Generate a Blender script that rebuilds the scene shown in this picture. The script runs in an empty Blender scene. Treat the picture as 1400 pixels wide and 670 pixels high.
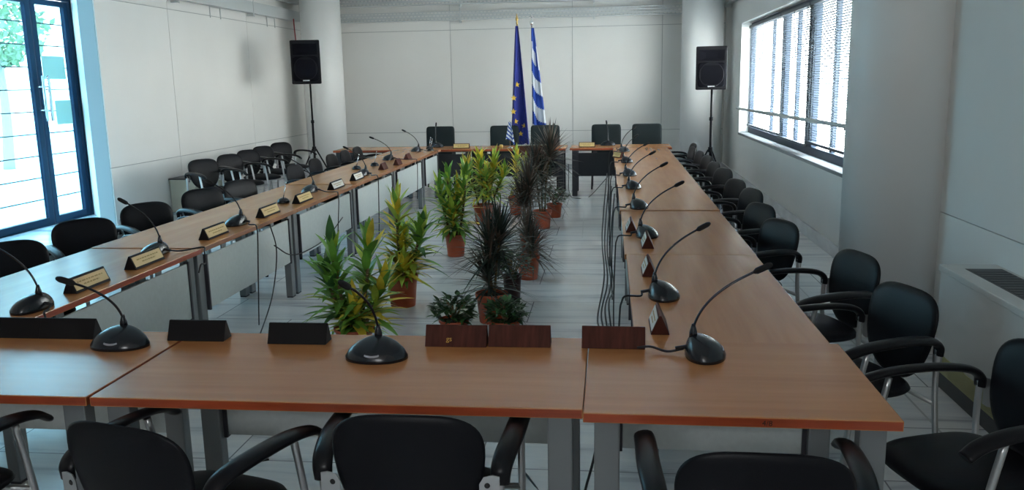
import bpy, bmesh, math, random
from mathutils import Vector, Matrix
random.seed(7)
PI = math.pi
SC = bpy.context.scene
C = bpy.context.collection

# ------------------------------------------------------------------ camera
def make_camera():
    pitch, yaw, roll = 0.189456618, 0.116026480, -0.0191424792
    fwd = Vector((-math.sin(yaw) * math.cos(pitch), math.cos(yaw) * math.cos(pitch), -math.sin(pitch)))
    right = Vector((math.cos(yaw), math.sin(yaw), 0))
    up = right.cross(fwd)
    r2 = math.cos(roll) * right + math.sin(roll) * up
    u2 = -math.sin(roll) * right + math.cos(roll) * up
    cd = bpy.data.cameras.new('camera')
    cd.sensor_width = 36.0
    cd.lens = 1158.18 * 36.0 / 1400.0
    cd.clip_start = 0.05
    cd.clip_end = 300
    co = bpy.data.objects.new('camera', cd)
    m = Matrix.Identity(4)
    for i in range(3):
        m[i][0] = r2[i]; m[i][1] = u2[i]; m[i][2] = -fwd[i]
    m[0][3], m[1][3], m[2][3] = 0.0, 0.0, 1.74
    co.matrix_world = m
    C.objects.link(co)
    SC.camera = co
make_camera()

# ------------------------------------------------------------------ sky, daylight, exposure
SKY_STRENGTH = 34.0
SKY_COLOR = (1.0, 0.945, 0.885, 1)
EXPOSURE = 0.28
w = bpy.data.worlds.new('sky'); SC.world = w; w.use_nodes = True
nt = w.node_tree; nt.nodes.clear()
wo = nt.nodes.new('ShaderNodeOutputWorld'); bg = nt.nodes.new('ShaderNodeBackground')
tc = nt.nodes.new('ShaderNodeTexCoord'); sx = nt.nodes.new('ShaderNodeSeparateXYZ'); cr = nt.nodes.new('ShaderNodeValToRGB')
cr.color_ramp.elements[0].position = 0.0; cr.color_ramp.elements[0].color = SKY_COLOR
cr.color_ramp.elements[1].position = 0.8; cr.color_ramp.elements[1].color = (0.75, 0.88, 1.0, 1)
nt.links.new(tc.outputs['Generated'], sx.inputs[0]); nt.links.new(sx.outputs['Z'], cr.inputs[0])
nt.links.new(cr.outputs[0], bg.inputs[0]); bg.inputs[1].default_value = SKY_STRENGTH
nt.links.new(bg.outputs[0], wo.inputs[0])

def portal(name, loc, direction, sx_, sy_):
    l = bpy.data.lights.new(name, 'AREA'); l.shape = 'RECTANGLE'; l.size = sx_; l.size_y = sy_
    l.cycles.is_portal = True
    o = bpy.data.objects.new(name, l); C.objects.link(o)
    o.location = loc
    o.rotation_euler = Vector(direction).to_track_quat('-Z', 'Y').to_euler()
portal('door_daylight_portal', (-7.62, 9.44, 1.9), (1, 0, 0), 3.9, 3.9)
portal('window_daylight_portal', (2.62, 11.6, 1.73), (-1, 0, 0), 7.0, 2.0)
portal('added_rear_portal', (-0.75, -2.85, 2.87), (0, 1, 0), 1.2, 0.65)  # guides sky light through the opening added in the unseen rear wall

vs = SC.view_settings
vs.view_transform = 'Standard'; vs.look = 'None'; vs.gamma = 1.0; vs.exposure = EXPOSURE
vs.use_curve_mapping = False
SC.cycles.use_denoising = True
SC.cycles.sample_clamp_indirect = 8.0
SC.cycles.max_bounces = 10
SC.cycles.transparent_max_bounces = 16

# ------------------------------------------------------------------ materials
MATS = {}
def mat(name, col, rough=0.5, metal=0.0, spec=0.5, noise=None, bump=None, coat=0.0):
    """principled material; noise=(scale xyz, amount) varies the colour, bump=(scale, strength)"""
    m = bpy.data.materials.new(name); m.use_nodes = True
    n = m.node_tree.nodes; L = m.node_tree.links
    b = n['Principled BSDF']
    b.inputs['Base Color'].default_value = (*col, 1)
    b.inputs['Roughness'].default_value = rough
    b.inputs['Metallic'].default_value = metal
    b.inputs['Specular IOR Level'].default_value = spec
    b.inputs['Coat Weight'].default_value = coat
    if noise or bump:
        t = n.new('ShaderNodeTexCoord')
    if noise:
        sc, amt = noise
        mp = n.new('ShaderNodeMapping'); mp.inputs['Scale'].default_value = sc
        nz = n.new('ShaderNodeTexNoise'); nz.inputs['Scale'].default_value = 1.0; nz.inputs['Detail'].default_value = 5
        rp = n.new('ShaderNodeValToRGB')
        rp.color_ramp.elements[0].position = 0.3; rp.color_ramp.elements[1].position = 0.7
        rp.color_ramp.elements[0].color = (*[max(0, c * (1 - amt)) for c in col], 1)
        rp.color_ramp.elements[1].color = (*[min(1, c * (1 + amt)) for c in col], 1)
        L.new(t.outputs['Object'], mp.inputs[0]); L.new(mp.outputs[0], nz.inputs['Vector'])
        L.new(nz.outputs['Fac'], rp.inputs[0]); L.new(rp.outputs[0], b.inputs['Base Color'])
    if bump:
        nb = n.new('ShaderNodeTexNoise'); nb.inputs['Scale'].default_value = bump[0]
        bp = n.new('ShaderNodeBump'); bp.inputs['Strength'].default_value = bump[1]; bp.inputs['Distance'].default_value = 0.01
        L.new(t.outputs['Object'], nb.inputs['Vector']); L.new(nb.outputs['Fac'], bp.inputs['Height'])
        L.new(bp.outputs[0], b.inputs['Normal'])
    MATS[name] = m
    return m

def glass_mat(name, tint, refl=0.06):
    m = bpy.data.materials.new(name); m.use_nodes = True
    n = m.node_tree.nodes; L = m.node_tree.links; n.clear()
    o = n.new('ShaderNodeOutputMaterial'); mx = n.new('ShaderNodeMixShader')
    tr = n.new('ShaderNodeBsdfTransparent'); gl = n.new('ShaderNodeBsdfGlossy')
    tr.inputs[0].default_value = (*tint, 1); gl.inputs['Roughness'].default_value = 0.02
    lw = n.new('ShaderNodeLayerWeight'); pw = n.new('ShaderNodeMath'); pw.operation = 'POWER'; pw.inputs[1].default_value = 5.0
    ad = n.new('ShaderNodeMath'); ad.operation = 'MULTIPLY_ADD'; ad.inputs[1].default_value = 0.5; ad.inputs[2].default_value = refl * 0.5
    L.new(lw.outputs['Facing'], pw.inputs[0]); L.new(pw.outputs[0], ad.inputs[0])
    L.new(ad.outputs[0], mx.inputs[0]); L.new(tr.outputs[0], mx.inputs[1]); L.new(gl.outputs[0], mx.inputs[2])
    L.new(mx.outputs[0], o.inputs[0])
    return m

def wood_mat(name, along, c1, c2, rough=0.24):
    """laminate with grain stretched along one axis"""
    m = bpy.data.materials.new(name); m.use_nodes = True
    n = m.node_tree.nodes; L = m.node_tree.links; b = n['Principled BSDF']
    t = n.new('ShaderNodeTexCoord'); mp = n.new('ShaderNodeMapping')
    mp.inputs['Scale'].default_value = (0.9, 13, 13) if along == 'x' else (13, 0.9, 13)
    nz = n.new('ShaderNodeTexNoise'); nz.inputs['Scale'].default_value = 1.0; nz.inputs['Detail'].default_value = 8; nz.inputs['Roughness'].default_value = 0.6
    rp = n.new('ShaderNodeValToRGB')
    rp.color_ramp.elements[0].position = 0.32; rp.color_ramp.elements[0].color = (*c1, 1)
    rp.color_ramp.elements[1].position = 0.68; rp.color_ramp.elements[1].color = (*c2, 1)
    L.new(t.outputs['Object'], mp.inputs[0]); L.new(mp.outputs[0], nz.inputs['Vector'])
    L.new(nz.outputs['Fac'], rp.inputs[0]); L.new(rp.outputs[0], b.inputs['Base Color'])
    b.inputs['Roughness'].default_value = rough
    b.inputs['Specular IOR Level'].default_value = 0.45
    MATS[name] = m
    return m

def paper_mat():
    m = bpy.data.materials.new('paper'); m.use_nodes = True
    n = m.node_tree.nodes; L = m.node_tree.links; n.clear()
    o = n.new('ShaderNodeOutputMaterial'); mx = n.new('ShaderNodeMixShader'); mx.inputs[0].default_value = 0.35
    d = n.new('ShaderNodeBsdfDiffuse'); t = n.new('ShaderNodeBsdfTranslucent')
    d.inputs[0].default_value = (0.62, 0.80, 0.74, 1); t.inputs[0].default_value = (0.34, 0.36, 0.26, 1)
    L.new(d.outputs[0], mx.inputs[1]); L.new(t.outputs[0], mx.inputs[2]); L.new(mx.outputs[0], o.inputs[0])
    return m

def marble_mat():
    m = bpy.data.materials.new('marble_tiles'); m.use_nodes = True
    n = m.node_tree.nodes; L = m.node_tree.links; b = n['Principled BSDF']
    t = n.new('ShaderNodeTexCoord')
    br = n.new('ShaderNodeTexBrick')
    br.inputs['Color1'].default_value = (0.0, 0.0, 0.0, 1); br.inputs['Color2'].default_value = (1, 1, 1, 1)
    br.inputs['Mortar'].default_value = (0.5, 0.5, 0.5, 1)
    br.inputs['Scale'].default_value = 1.0; br.inputs['Mortar Size'].default_value = 0.004
    br.inputs['Brick Width'].default_value = 1.2; br.inputs['Row Height'].default_value = 0.6
    L.new(t.outputs['Object'], br.inputs['Vector'])
    # each tile shifts the veining
    off = n.new('ShaderNodeVectorMath'); off.operation = 'MULTIPLY_ADD'
    L.new(br.outputs['Color'], off.inputs[0]); off.inputs[1].default_value = (3, 17, 5); L.new(t.outputs['Object'], off.inputs[2])
    mp = n.new('ShaderNodeMapping'); mp.inputs['Scale'].default_value = (0.55, 5.0, 1.0); mp.inputs['Rotation'].default_value = (0, 0, 0.05)
    L.new(off.outputs[0], mp.inputs[0])
    nz = n.new('ShaderNodeTexNoise'); nz.inputs['Scale'].default_value = 1.3; nz.inputs['Detail'].default_value = 9
    nz.inputs['Roughness'].default_value = 0.62; nz.inputs['Distortion'].default_value = 0.5
    L.new(mp.outputs[0], nz.inputs['Vector'])
    rp = n.new('ShaderNodeValToRGB'); e = rp.color_ramp.elements
    e[0].position = 0.28; e[0].color = (0.33, 0.34, 0.39, 1)
    e[1].position = 0.60; e[1].color = (0.84, 0.84, 0.83, 1)
    k = e.new(0.45); k.color = (0.74, 0.75, 0.76, 1)
    L.new(nz.outputs['Fac'], rp.inputs[0])
    mx = n.new('ShaderNodeMixRGB'); L.new(br.outputs['Fac'], mx.inputs[0]); L.new(rp.outputs[0], mx.inputs[1])
    mx.inputs[2].default_value = (0.28, 0.28, 0.30, 1)
    L.new(mx.outputs[0], b.inputs['Base Color'])
    b.inputs['Roughness'].default_value = 0.22
    return m

WALL = mat('wall_paint', (0.80, 0.80, 0.775), 0.55, spec=0.3, noise=((0.8, 0.8, 0.8), 0.03), bump=(60, 0.04))
COLP = mat('column_paint', (0.80, 0.81, 0.80), 0.4, spec=0.4)
GROOVE = mat('joint_grey', (0.42, 0.43, 0.43), 0.8)
CEIL = mat('ceiling_paint', (0.8, 0.8, 0.79), 0.8)
MARBLE = marble_mat()
PLINTH = mat('plinth_marble', (0.62, 0.63, 0.64), 0.3, noise=((3, 3, 9), 0.15))
WOODX = wood_mat('laminate_grain_x', 'x', (0.45, 0.185, 0.066), (0.54, 0.235, 0.088))
WOODY = wood_mat('laminate_grain_y', 'y', (0.45, 0.185, 0.066), (0.54, 0.235, 0.088))
EDGE = mat('edge_band', (0.34, 0.06, 0.02), 0.35, noise=((4, 4, 40), 0.25))
EDGE_L = mat('edge_band_light', (0.30, 0.12, 0.05), 0.35, noise=((4, 4, 40), 0.25))
LEGM = mat('leg_grey', (0.20, 0.215, 0.225), 0.4, metal=0.3)
LEGD = mat('leg_dark', (0.035, 0.035, 0.045), 0.45)
PANEL = mat('panel_grey', (0.53, 0.58, 0.57), 0.55, noise=((40, 40, 40), 0.04))
DARKP = mat('panel_black', (0.012, 0.014, 0.02), 0.6)
CHAIRB = mat('chair_vinyl', (0.006, 0.0065, 0.009), 0.42, spec=0.16, bump=(300, 0.08))
SHELL = mat('chair_plastic', (0.006, 0.006, 0.008), 0.32, spec=0.2)
CHROME = mat('chair_tube', (0.55, 0.56, 0.57), 0.32, metal=0.85)
BOLT = mat('bolt_black', (0.01, 0.01, 0.01), 0.4)
EXEC = mat('high_back_fabric', (0.012, 0.02, 0.022), 0.75, spec=0.3)
MICB = mat('microphone_plastic', (0.010, 0.013, 0.019), 0.25)
MICG = mat('button_grey', (0.35, 0.36, 0.40), 0.35)
FOAM = mat('foam_black', (0.008, 0.008, 0.009), 0.9)
CABLE = mat('cable_rubber', (0.006, 0.006, 0.008), 0.5)
PLATEW = mat('nameplate_wood', (0.075, 0.020, 0.013), 0.6, spec=0.15, noise=((60, 8, 8), 0.3))
PLATEB = mat('nameplate_shaded_black', (0.006, 0.005, 0.006), 0.6, spec=0.2)  # near-row plates: same brown wood, its shade put into the colour
CARD = mat('card_gold', (0.72, 0.52, 0.22), 0.45)
CARDW = mat('card_white', (0.75, 0.74, 0.68), 0.5)
PRINT = mat('print_brown', (0.38, 0.24, 0.06), 0.6)
GOLD = mat('gold_print', (0.65, 0.35, 0.04), 0.5)
INK = mat('ink_black', (0.01, 0.01, 0.01), 0.6)
SILVER = mat('silver', (0.7, 0.72, 0.74), 0.25, metal=0.9)
BRASS = mat('brass', (0.62, 0.42, 0.14), 0.3, metal=0.9)
TERRA = mat('terracotta_plastic', (0.46, 0.085, 0.030), 0.45, noise=((6, 6, 6), 0.12))
POTD = mat('pot_brown', (0.045, 0.018, 0.014), 0.5)
SOIL = mat('soil', (0.03, 0.02, 0.013), 0.95, noise=((60, 60, 60), 0.5))
STEM = mat('cane', (0.16, 0.12, 0.06), 0.8, noise=((20, 20, 90), 0.4))
def leafm(name, c, amt=0.3, rough=0.42):
    return mat(name, c, rough, noise=((9, 9, 9), amt))
LG = leafm('leaf_green', (0.16, 0.36, 0.05)); LD = leafm('leaf_deep_green', (0.05, 0.15, 0.04))
LY = leafm('leaf_yellow', (0.72, 0.55, 0.05)); LYG = leafm('leaf_lime', (0.42, 0.54, 0.07))
LP = leafm('leaf_purple', (0.11, 0.082, 0.062)); LPD = leafm('leaf_dark_blade', (0.030, 0.046, 0.036))
LB = leafm('leaf_bush', (0.022, 0.060, 0.018), rough=0.3); PETAL = mat('petal_white', (0.85, 0.85, 0.78), 0.5)
SPK = mat('speaker_black', (0.005, 0.005, 0.008), 0.55, spec=0.25); SPKG = mat('speaker_grille', (0.004, 0.004, 0.007), 0.8, spec=0.1, bump=(400, 0.2))
HORN = mat('horn_grey', (0.22, 0.24, 0.25), 0.3)
TRAY = mat('galvanised', (0.60, 0.63, 0.63), 0.5, metal=0.2)
FRAME_B = mat('door_frame_blue', (0.008, 0.028, 0.060), 0.5, spec=0.12, noise=((3, 3, 3), 0.1))
FRAME_W = mat('window_frame_dark', (0.025, 0.04, 0.065), 0.5, spec=0.25)
SILL = mat('sill_stone', (0.30, 0.31, 0.31), 0.6, noise=((4, 4, 4), 0.12))
GLASS_D = glass_mat('door_glass', (0.26, 0.395, 0.455))
GLASS_W = glass_mat('window_glass', (0.93, 0.97, 0.98))
BLIND = mat('blind_slat', (0.07, 0.09, 0.11), 0.5)
EUBLUE = mat('flag_blue_eu', (0.012, 0.022, 0.21), 0.75); EUSTAR = mat('flag_star', (0.78, 0.50, 0.05), 0.6)
GRBLUE = mat('flag_blue_gr', (0.012, 0.06, 0.36), 0.7); GRWHITE = mat('flag_white', (0.72, 0.76, 0.80), 0.7)
CONV = mat('convector_cream', (0.62, 0.62, 0.60), 0.45); CONVG = mat('convector_grille', (0.06, 0.06, 0.065), 0.5)
CONVY = mat('convector_vent', (0.42, 0.40, 0.20), 0.5); HEAT = mat('heater_cream', (0.60, 0.60, 0.50), 0.5)
OUTG = mat('terrace_stone', (0.75, 0.74, 0.70), 0.8, noise=((2, 2, 2), 0.08)); OUTW = mat('house_white', (0.85, 0.85, 0.82), 0.8)
PAPER = paper_mat(); BROWNP = mat('brown_gloss', (0.09, 0.03, 0.02), 0.25)
REDC = mat('cable_red', (0.35, 0.04, 0.04), 0.5)
TREE = leafm('far_leaf', (0.20, 0.28, 0.14)); TRUNK = mat('far_trunk', (0.42, 0.38, 0.33), 0.9)
PEN = mat('pen_blue', (0.03, 0.06, 0.3), 0.35)

# ------------------------------------------------------------------ mesh helpers
def box(bm, x0, x1, y0, y1, z0, z1, mi=0, M=None):
    co = [(x, y, z) for z in (z0, z1) for y in (y0, y1) for x in (x0, x1)]
    v = [bm.verts.new(M @ Vector(c) if M else c) for c in co]
    fs = []
    for f in ((0, 2, 3, 1), (4, 5, 7, 6), (0, 1, 5, 4), (1, 3, 7, 5), (3, 2, 6, 7), (2, 0, 4, 6)):
        q = bm.faces.new([v[i] for i in f]); q.material_index = mi; fs.append(q)
    return fs

def smooth_path(pts, n=8):
    """Catmull-Rom through the points"""
    P = [Vector(p) for p in pts]
    if len(P) < 3: return P
    P = [P[0] * 2 - P[1]] + P + [P[-1] * 2 - P[-2]]
    out = []
    for i in range(1, len(P) - 2):
        for k in range(n):
            t = k / n
            a, b, c, d = P[i - 1], P[i], P[i + 1], P[i + 2]
            out.append(0.5 * ((2 * b) + (c - a) * t + (2 * a - 5 * b + 4 * c - d) * t * t + (3 * b - a - 3 * c + d) * t ** 3))
    out.append(P[-2])
    return out

def tube(bm, pts, r, seg=8, mi=0, caps=True, flat=None):
    """swept tube; r a number or list; flat=(a,b) gives an elliptical section"""
    P = [Vector(p) for p in pts]; n = len(P)
    R = r if isinstance(r, (list, tuple)) else [r] * n
    rings = []; prev = None
    for i in range(n):
        d = (P[min(i + 1, n - 1)] - P[max(i - 1, 0)])
        if d.length < 1e-9: d = Vector((0, 0, 1))
        d.normalize()
        if prev is None:
            a = Vector((1, 0, 0)) if abs(d.x) < 0.9 else Vector((0, 1, 0))
            u = (a - d * a.dot(d)).normalized()
        else:
            u = (prev - d * prev.dot(d)); u = u.normalized() if u.length > 1e-6 else prev
        prev = u; vv = d.cross(u)
        fa, fb = flat if flat else (1, 1)
        rings.append([bm.verts.new(P[i] + (u * math.cos(2 * PI * k / seg) * fa + vv * math.sin(2 * PI * k / seg) * fb) * R[i]) for k in range(seg)])
    for i in range(n - 1):
        for k in range(seg):
            f = bm.faces.new((rings[i][k], rings[i][(k + 1) % seg], rings[i + 1][(k + 1) % seg], rings[i + 1][k]))
            f.material_index = mi; f.smooth = True
    if caps:
        f = bm.faces.new(rings[0][::-1]); f.material_index = mi
        f = bm.faces.new(rings[-1]); f.material_index = mi

def lathe(bm, prof, seg=24, mi=0, c=(0, 0, 0), M=None, sx_=1, sy_=1):
    rings = []
    for r, z in prof:
        rings.append([bm.verts.new((M @ Vector((r * sx_ * math.cos(2 * PI * k / seg), r * sy_ * math.sin(2 * PI * k / seg), z)) if M else
                                    Vector((c[0] + r * sx_ * math.cos(2 * PI * k / seg), c[1] + r * sy_ * math.sin(2 * PI * k / seg), c[2] + z)))) for k in range(seg)])
    for i in range(len(prof) - 1):
        for k in range(seg):
            f = bm.faces.new((rings[i][k], rings[i][(k + 1) % seg], rings[i + 1][(k + 1) % seg], rings[i + 1][k]))
            f.material_index = mi; f.smooth = True
    if prof[0][0] > 1e-6: bm.faces.new(rings[0][::-1]).material_index = mi
    if prof[-1][0] > 1e-6: bm.faces.new(rings[-1]).material_index = mi

def pillow(bm, outline, tf, tb, fn, rings=6, p=2.6, mi=0):
    """padded shape from a 2D outline; fn(u,v,h) -> 3D point; thickness tf to the front, tb to the rear"""
    n = len(outline); cx = sum(o[0] for o in outline) / n; cy = sum(o[1] for o in outline) / n
    layers = []
    for side, t in ((1, tf), (-1, tb)):
        L = []
        for j in range(rings + 1):
            s = math.cos(0.5 * PI * j / rings) if j < rings else 0.0
            h = t * (1 - s ** p) ** (1 / 2.2) if s < 1 else 0
            if j == rings:
                L.append([bm.verts.new(fn(cx, cy, side * t))])
            elif j == 0 and side == -1:
                L.append(layers[0][0])
            else:
                L.append([bm.verts.new(fn(cx + (a - cx) * s, cy + (b - cy) * s, side * h)) for a, b in outline])
        layers.append(L)
    for si, L in enumerate(layers):
        for j in range(rings):
            for k in range(n):
                k2 = (k + 1) % n
                if j == rings - 1: q = [L[j][k], L[j][k2], L[j + 1][0]]
                else: q = [L[j][k], L[j][k2], L[j + 1][k2], L[j + 1][k]]
                if si: q = q[::-1]
                f = bm.faces.new(q); f.smooth = True; f.material_index = mi

def bevel(bm, w, seg=2):
    bmesh.ops.bevel(bm, geom=list(bm.edges), offset=w, segments=seg, affect='EDGES', profile=0.6)

def obj(name, bm, mats, parent=None, loc=None):
    me = bpy.data.meshes.new(name)
    bmesh.ops.recalc_face_normals(bm, faces=bm.faces)
    bm.to_mesh(me); bm.free()
    for m in (mats if isinstance(mats, (list, tuple)) else [mats]): me.materials.append(m)
    o = bpy.data.objects.new(name, me); C.objects.link(o)
    if parent: o.parent = parent
    if loc: o.location = loc
    return o

def tag(o, label, cat, group=None, kind=None):
    o['label'] = label; o['category'] = cat
    if group: o['group'] = group
    if kind: o['kind'] = kind
    return o

def thing(name, label, cat, loc=(0, 0, 0), rotz=0, group=None):
    o = bpy.data.objects.new(name, None); C.objects.link(o); o.empty_display_size = 0.1
    o.location = loc; o.rotation_euler = (0, 0, rotz)
    return tag(o, label, cat, group)

def dup(root, loc, rotz, label, group=None):
    r = root.copy(); C.objects.link(r); r.location = loc; r.rotation_euler = (0, 0, rotz); r['label'] = label
    if group: r['group'] = group
    for ch in list(root.children):
        c = ch.copy(); C.objects.link(c); c.parent = r
        for g in list(ch.children):
            d = g.copy(); C.objects.link(d); d.parent = c
    return r

def struct(name, bm, mats, label=None, cat=None):
    o = obj(name, bm, mats); o['kind'] = 'structure'
    if label: o['label'] = label; o['category'] = cat or 'structure'
    return o

def B(): return bmesh.new()

def text_mesh(txt, size, depth):
    cu = bpy.data.curves.new('lettering', 'FONT'); cu.body = txt; cu.size = size; cu.extrude = depth
    cu.align_x = 'CENTER'; cu.align_y = 'CENTER'
    o = bpy.data.objects.new('lettering', cu); C.objects.link(o)
    dg = bpy.context.evaluated_depsgraph_get()
    me = bpy.data.meshes.new_from_object(o.evaluated_get(dg))
    bpy.data.objects.remove(o)
    return me

# ================================================================== SETTING
ROOM_Y0, ROOM_Y1, ZC = -2.6, 17.0, 3.95
XL, XR, XRN = -6.2, 2.2, 2.15
bm = B(); box(bm, -7.5, 2.6, ROOM_Y0 - 0.2, ROOM_Y1 + 0.2, -0.12, 0.0)
struct('floor', bm, MARBLE, 'pale grey veined marble tile floor', 'floor')
bm = B(); box(bm, -7.7, 2.8, ROOM_Y0 - 0.2, ROOM_Y1 + 0.2, ZC, ZC + 0.15)
struct('ceiling', bm, CEIL, 'plain white ceiling', 'ceiling')

def panelled(bm, place, u_cuts, z_cuts, gap=0.011, t=0.014):
    """panels between the cut lines, standing proud of the grey backing; place(u0,u1,z0,z1,t)"""
    for i in range(len(u_cuts) - 1):
        for j in range(len(z_cuts) - 1):
            place(u_cuts[i] + gap / 2, u_cuts[i + 1] - gap / 2, z_cuts[j] + gap / 2, z_cuts[j + 1] - gap / 2, t)

# back wall
bm = B(); box(bm, XL - 0.2, XR + 0.2, ROOM_Y1, ROOM_Y1 + 0.2, 0, ZC, 1)
panelled(bm, lambda a, b, c, d, t: box(bm, a, b, ROOM_Y1 - t, ROOM_Y1, c, d, 0),
         [XL, -5.54, -3.13, -0.72, 1.01, XR], [0, 0.78, 2.78, ZC])
struct('wall_back', bm, [WALL, GROOVE], 'white panelled end wall behind the flags', 'wall')

# left wall: far panelled part, two slanted reveals, wall towards the viewer
bm = B(); box(bm, XL - 0.2, XL, 9.95, ROOM_Y1, 0, ZC, 1)
panelled(bm, lambda a, b, c, d, t: box(bm, XL, XL + t, a, b, c, d, 0), [9.95, 11.71, 14.38, ROOM_Y1 - 0.02], [0, 0.78, 2.85, ZC])
struct('wall_left', bm, [WALL, GROOVE], 'white panelled left wall behind the row of chairs', 'wall')
def prism(bm, pts, z0, z1):
    lo = [bm.verts.new((x, y, z0)) for x, y in pts]; hi = [bm.verts.new((x, y, z1)) for x, y in pts]; n = len(pts)
    bm.faces.new(lo); bm.faces.new(hi[::-1])
    for i in range(n): bm.faces.new((lo[i], lo[(i + 1) % n], hi[(i + 1) % n], hi[i]))
bm = B(); prism(bm, [(-6.2, 9.95), (-7.37, 11.30), (-7.5, 11.6), (-6.22, 10.25)], 0, ZC)
struct('wall_reveal_far', bm, WALL, 'white slanted reveal beside the blue glazed door', 'wall')
bm = B(); prism(bm, [(-7.37, 7.50), (-6.2, 6.15), (-6.3, 5.9), (-7.5, 7.2)], 0, ZC)
struct('wall_reveal_near', bm, WALL, 'white slanted reveal on the near side of the glazed door', 'wall')
bm = B(); box(bm, XL - 0.2, XL, ROOM_Y0, 6.15, 0, ZC)
struct('wall_left_near', bm, WALL, 'white left wall nearest the viewer', 'wall')
bm = B()   # unseen high opening, added to brighten the near chairs and table edges
box(bm, XL - 0.2, -1.3, ROOM_Y0 - 0.2, ROOM_Y0, 0, ZC); box(bm, -0.2, XR + 0.4, ROOM_Y0 - 0.2, ROOM_Y0, 0, ZC)
box(bm, -1.3, -0.2, ROOM_Y0 - 0.2, ROOM_Y0, 0, 2.6); box(bm, -1.3, -0.2, ROOM_Y0 - 0.2, ROOM_Y0, 3.15, ZC)
struct('wall_rear', bm, WALL, 'white wall behind the viewer', 'wall')

# right wall with window opening
WY0, WY1, WZ0, WZ1 = 8.0, 14.95, 0.83, 2.64
bm = B()
box(bm, XR, XR + 0.35, 6.9, WY0, 0, ZC); box(bm, XR, XR + 0.35, WY1, ROOM_Y1, 0, ZC)
box(bm, XR, XR + 0.35, WY0, WY1, 0, WZ0); box(bm, XR, XR + 0.35, WY0, WY1, WZ1, ZC)
struct('wall_right', bm, WALL, 'white right wall around the window', 'wall')
bm = B(); box(bm, XRN + 0.014, XRN + 0.4, ROOM_Y0, 6.9, 0, ZC, 1)
panelled(bm, lambda a, b, c, d, t: box(bm, XRN, XRN + t, a, b, c, d, 0), [ROOM_Y0, 0.6, 3.0, 6.9], [0, 0.86, 2.85, ZC], 0.006)
struct('wall_right_near', bm, [WALL, GROOVE], 'white right wall above the convector', 'wall')
bm = B(); box(bm, XR - 0.025, XR, 7.3, ROOM_Y1 - 0.02, 0, 0.13); bevel(bm, 0.004)
struct('baseboard_right', bm, PLINTH, 'grey marble skirting under the window wall', 'baseboard')
bm = B(); box(bm, XL + 0.014, XL + 0.034, 10.0, ROOM_Y1 - 0.02, 0, 0.12); bevel(bm, 0.004)
struct('baseboard_left', bm, PLINTH, 'grey marble skirting along the left wall', 'baseboard')
bm = B(); box(bm, XL + 0.04, XR - 0.03, ROOM_Y1 - 0.04, ROOM_Y1 - 0.014, 0, 0.12); bevel(bm, 0.004)
struct('baseboard_back', bm, PLINTH, 'grey marble skirting along the end wall', 'baseboard')
# floor trapdoor outlines: thin dark joints in the marble
def floor_seam(bm, x0, y0, x1, y1, wd=0.012):
    d = Vector((x1 - x0, y1 - y0, 0)); nrm = Vector((-d.y, d.x, 0)).normalized() * wd / 2
    a = Vector((x0, y0, 0.0012)); b = Vector((x1, y1, 0.0012))
    bm.faces.new([bm.verts.new(p) for p in (a - nrm, b - nrm, b + nrm, a + nrm)])
bm = B()
for s in ((-0.30, 9.46, -0.36, 12.6), (0.0, 9.24, -0.08, 12.4), (-0.75, 9.46, -0.30, 9.46), (1.63, 5.3, 1.64, 2.5), (1.62, 5.3, 1.58, 8.2)): floor_seam(bm, *s)
struct('trim_1', bm, GROOVE, 'thin dark joints around the floor hatch', 'floor joint')

# columns
def column(x, y, r, label):
    bm = B(); lathe(bm, [(r, 0.0), (r, ZC)], 64, c=(x, y, 0))
    return struct('column', bm, COLP, label, 'column')
column(2.0, 6.1, 0.375, 'large round white column on the right by the convector')
column(-5.44, 16.05, 0.375, 'round white column in the far left corner')
column(1.67, 16.05, 0.37, 'round white column in the far right corner')

# ------------------------------------------------------------------ glazed door
DX = -7.37
door = bpy.data.objects.new('door_1', None); C.objects.link(door); door.location = (DX, 9.4, 0); door['kind'] = 'structure'
door['label'] = 'tall blue framed glazed entrance door on the left'; door['category'] = 'door'
def dpart(name, bm, m, par=None):
    o = obj(name, bm, m, par or door)
    if not par: o.location = (-DX, -9.4, 0)
    return o
bm = B()
for y0, y1 in ((7.50, 7.60), (8.92, 9.04), (11.20, 11.30)): box(bm, DX - 0.06, DX + 0.05, y0, y1, 0, ZC)
for z0, z1 in ((0, 0.012), (2.93, 3.03), (3.82, ZC)): box(bm, DX - 0.06, DX + 0.05, 7.6, 11.2, z0, z1)
bevel(bm, 0.006); dpart('door_frame', bm, FRAME_B)
def leaf_door(y0, y1, name):
    bm = B()
    for a, b in ((y0, y0 + 0.09), (y1 - 0.09, y1)): box(bm, DX - 0.03, DX + 0.03, a, b, 0.01, 2.92)
    for a, b in ((0.01, 0.10), (2.85, 2.92)): box(bm, DX - 0.03, DX + 0.03, y0 + 0.09, y1 - 0.09, a, b)
    bevel(bm, 0.005); lf = dpart(name, bm, FRAME_B)
    bm = B(); box(bm, DX - 0.004, DX + 0.004, y0 + 0.085, y1 - 0.085, 0.09, 2.86); obj('glass_pane', bm, GLASS_D, lf)
    bm = B()
    for k in range(9): tube(bm, [(DX - 0.06, y0 + 0.01, 0.34 + 0.285 * k), (DX - 0.06, y1 - 0.01, 0.34 + 0.285 * k)], 0.008, 6)
    obj('guard_bars', bm, FRAME_B, lf)
    return lf
lf0 = leaf_door(7.61, 8.91, 'side_light')
lf1 = leaf_door(9.05, 10.40, 'door_leaf')
lf2 = leaf_door(10.42, 11.19, 'door_leaf')
bm = B(); box(bm, DX - 0.004, DX + 0.004, 7.6, 11.2, 3.03, 3.82); dpart('transom_pane', bm, GLASS_D)
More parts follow.
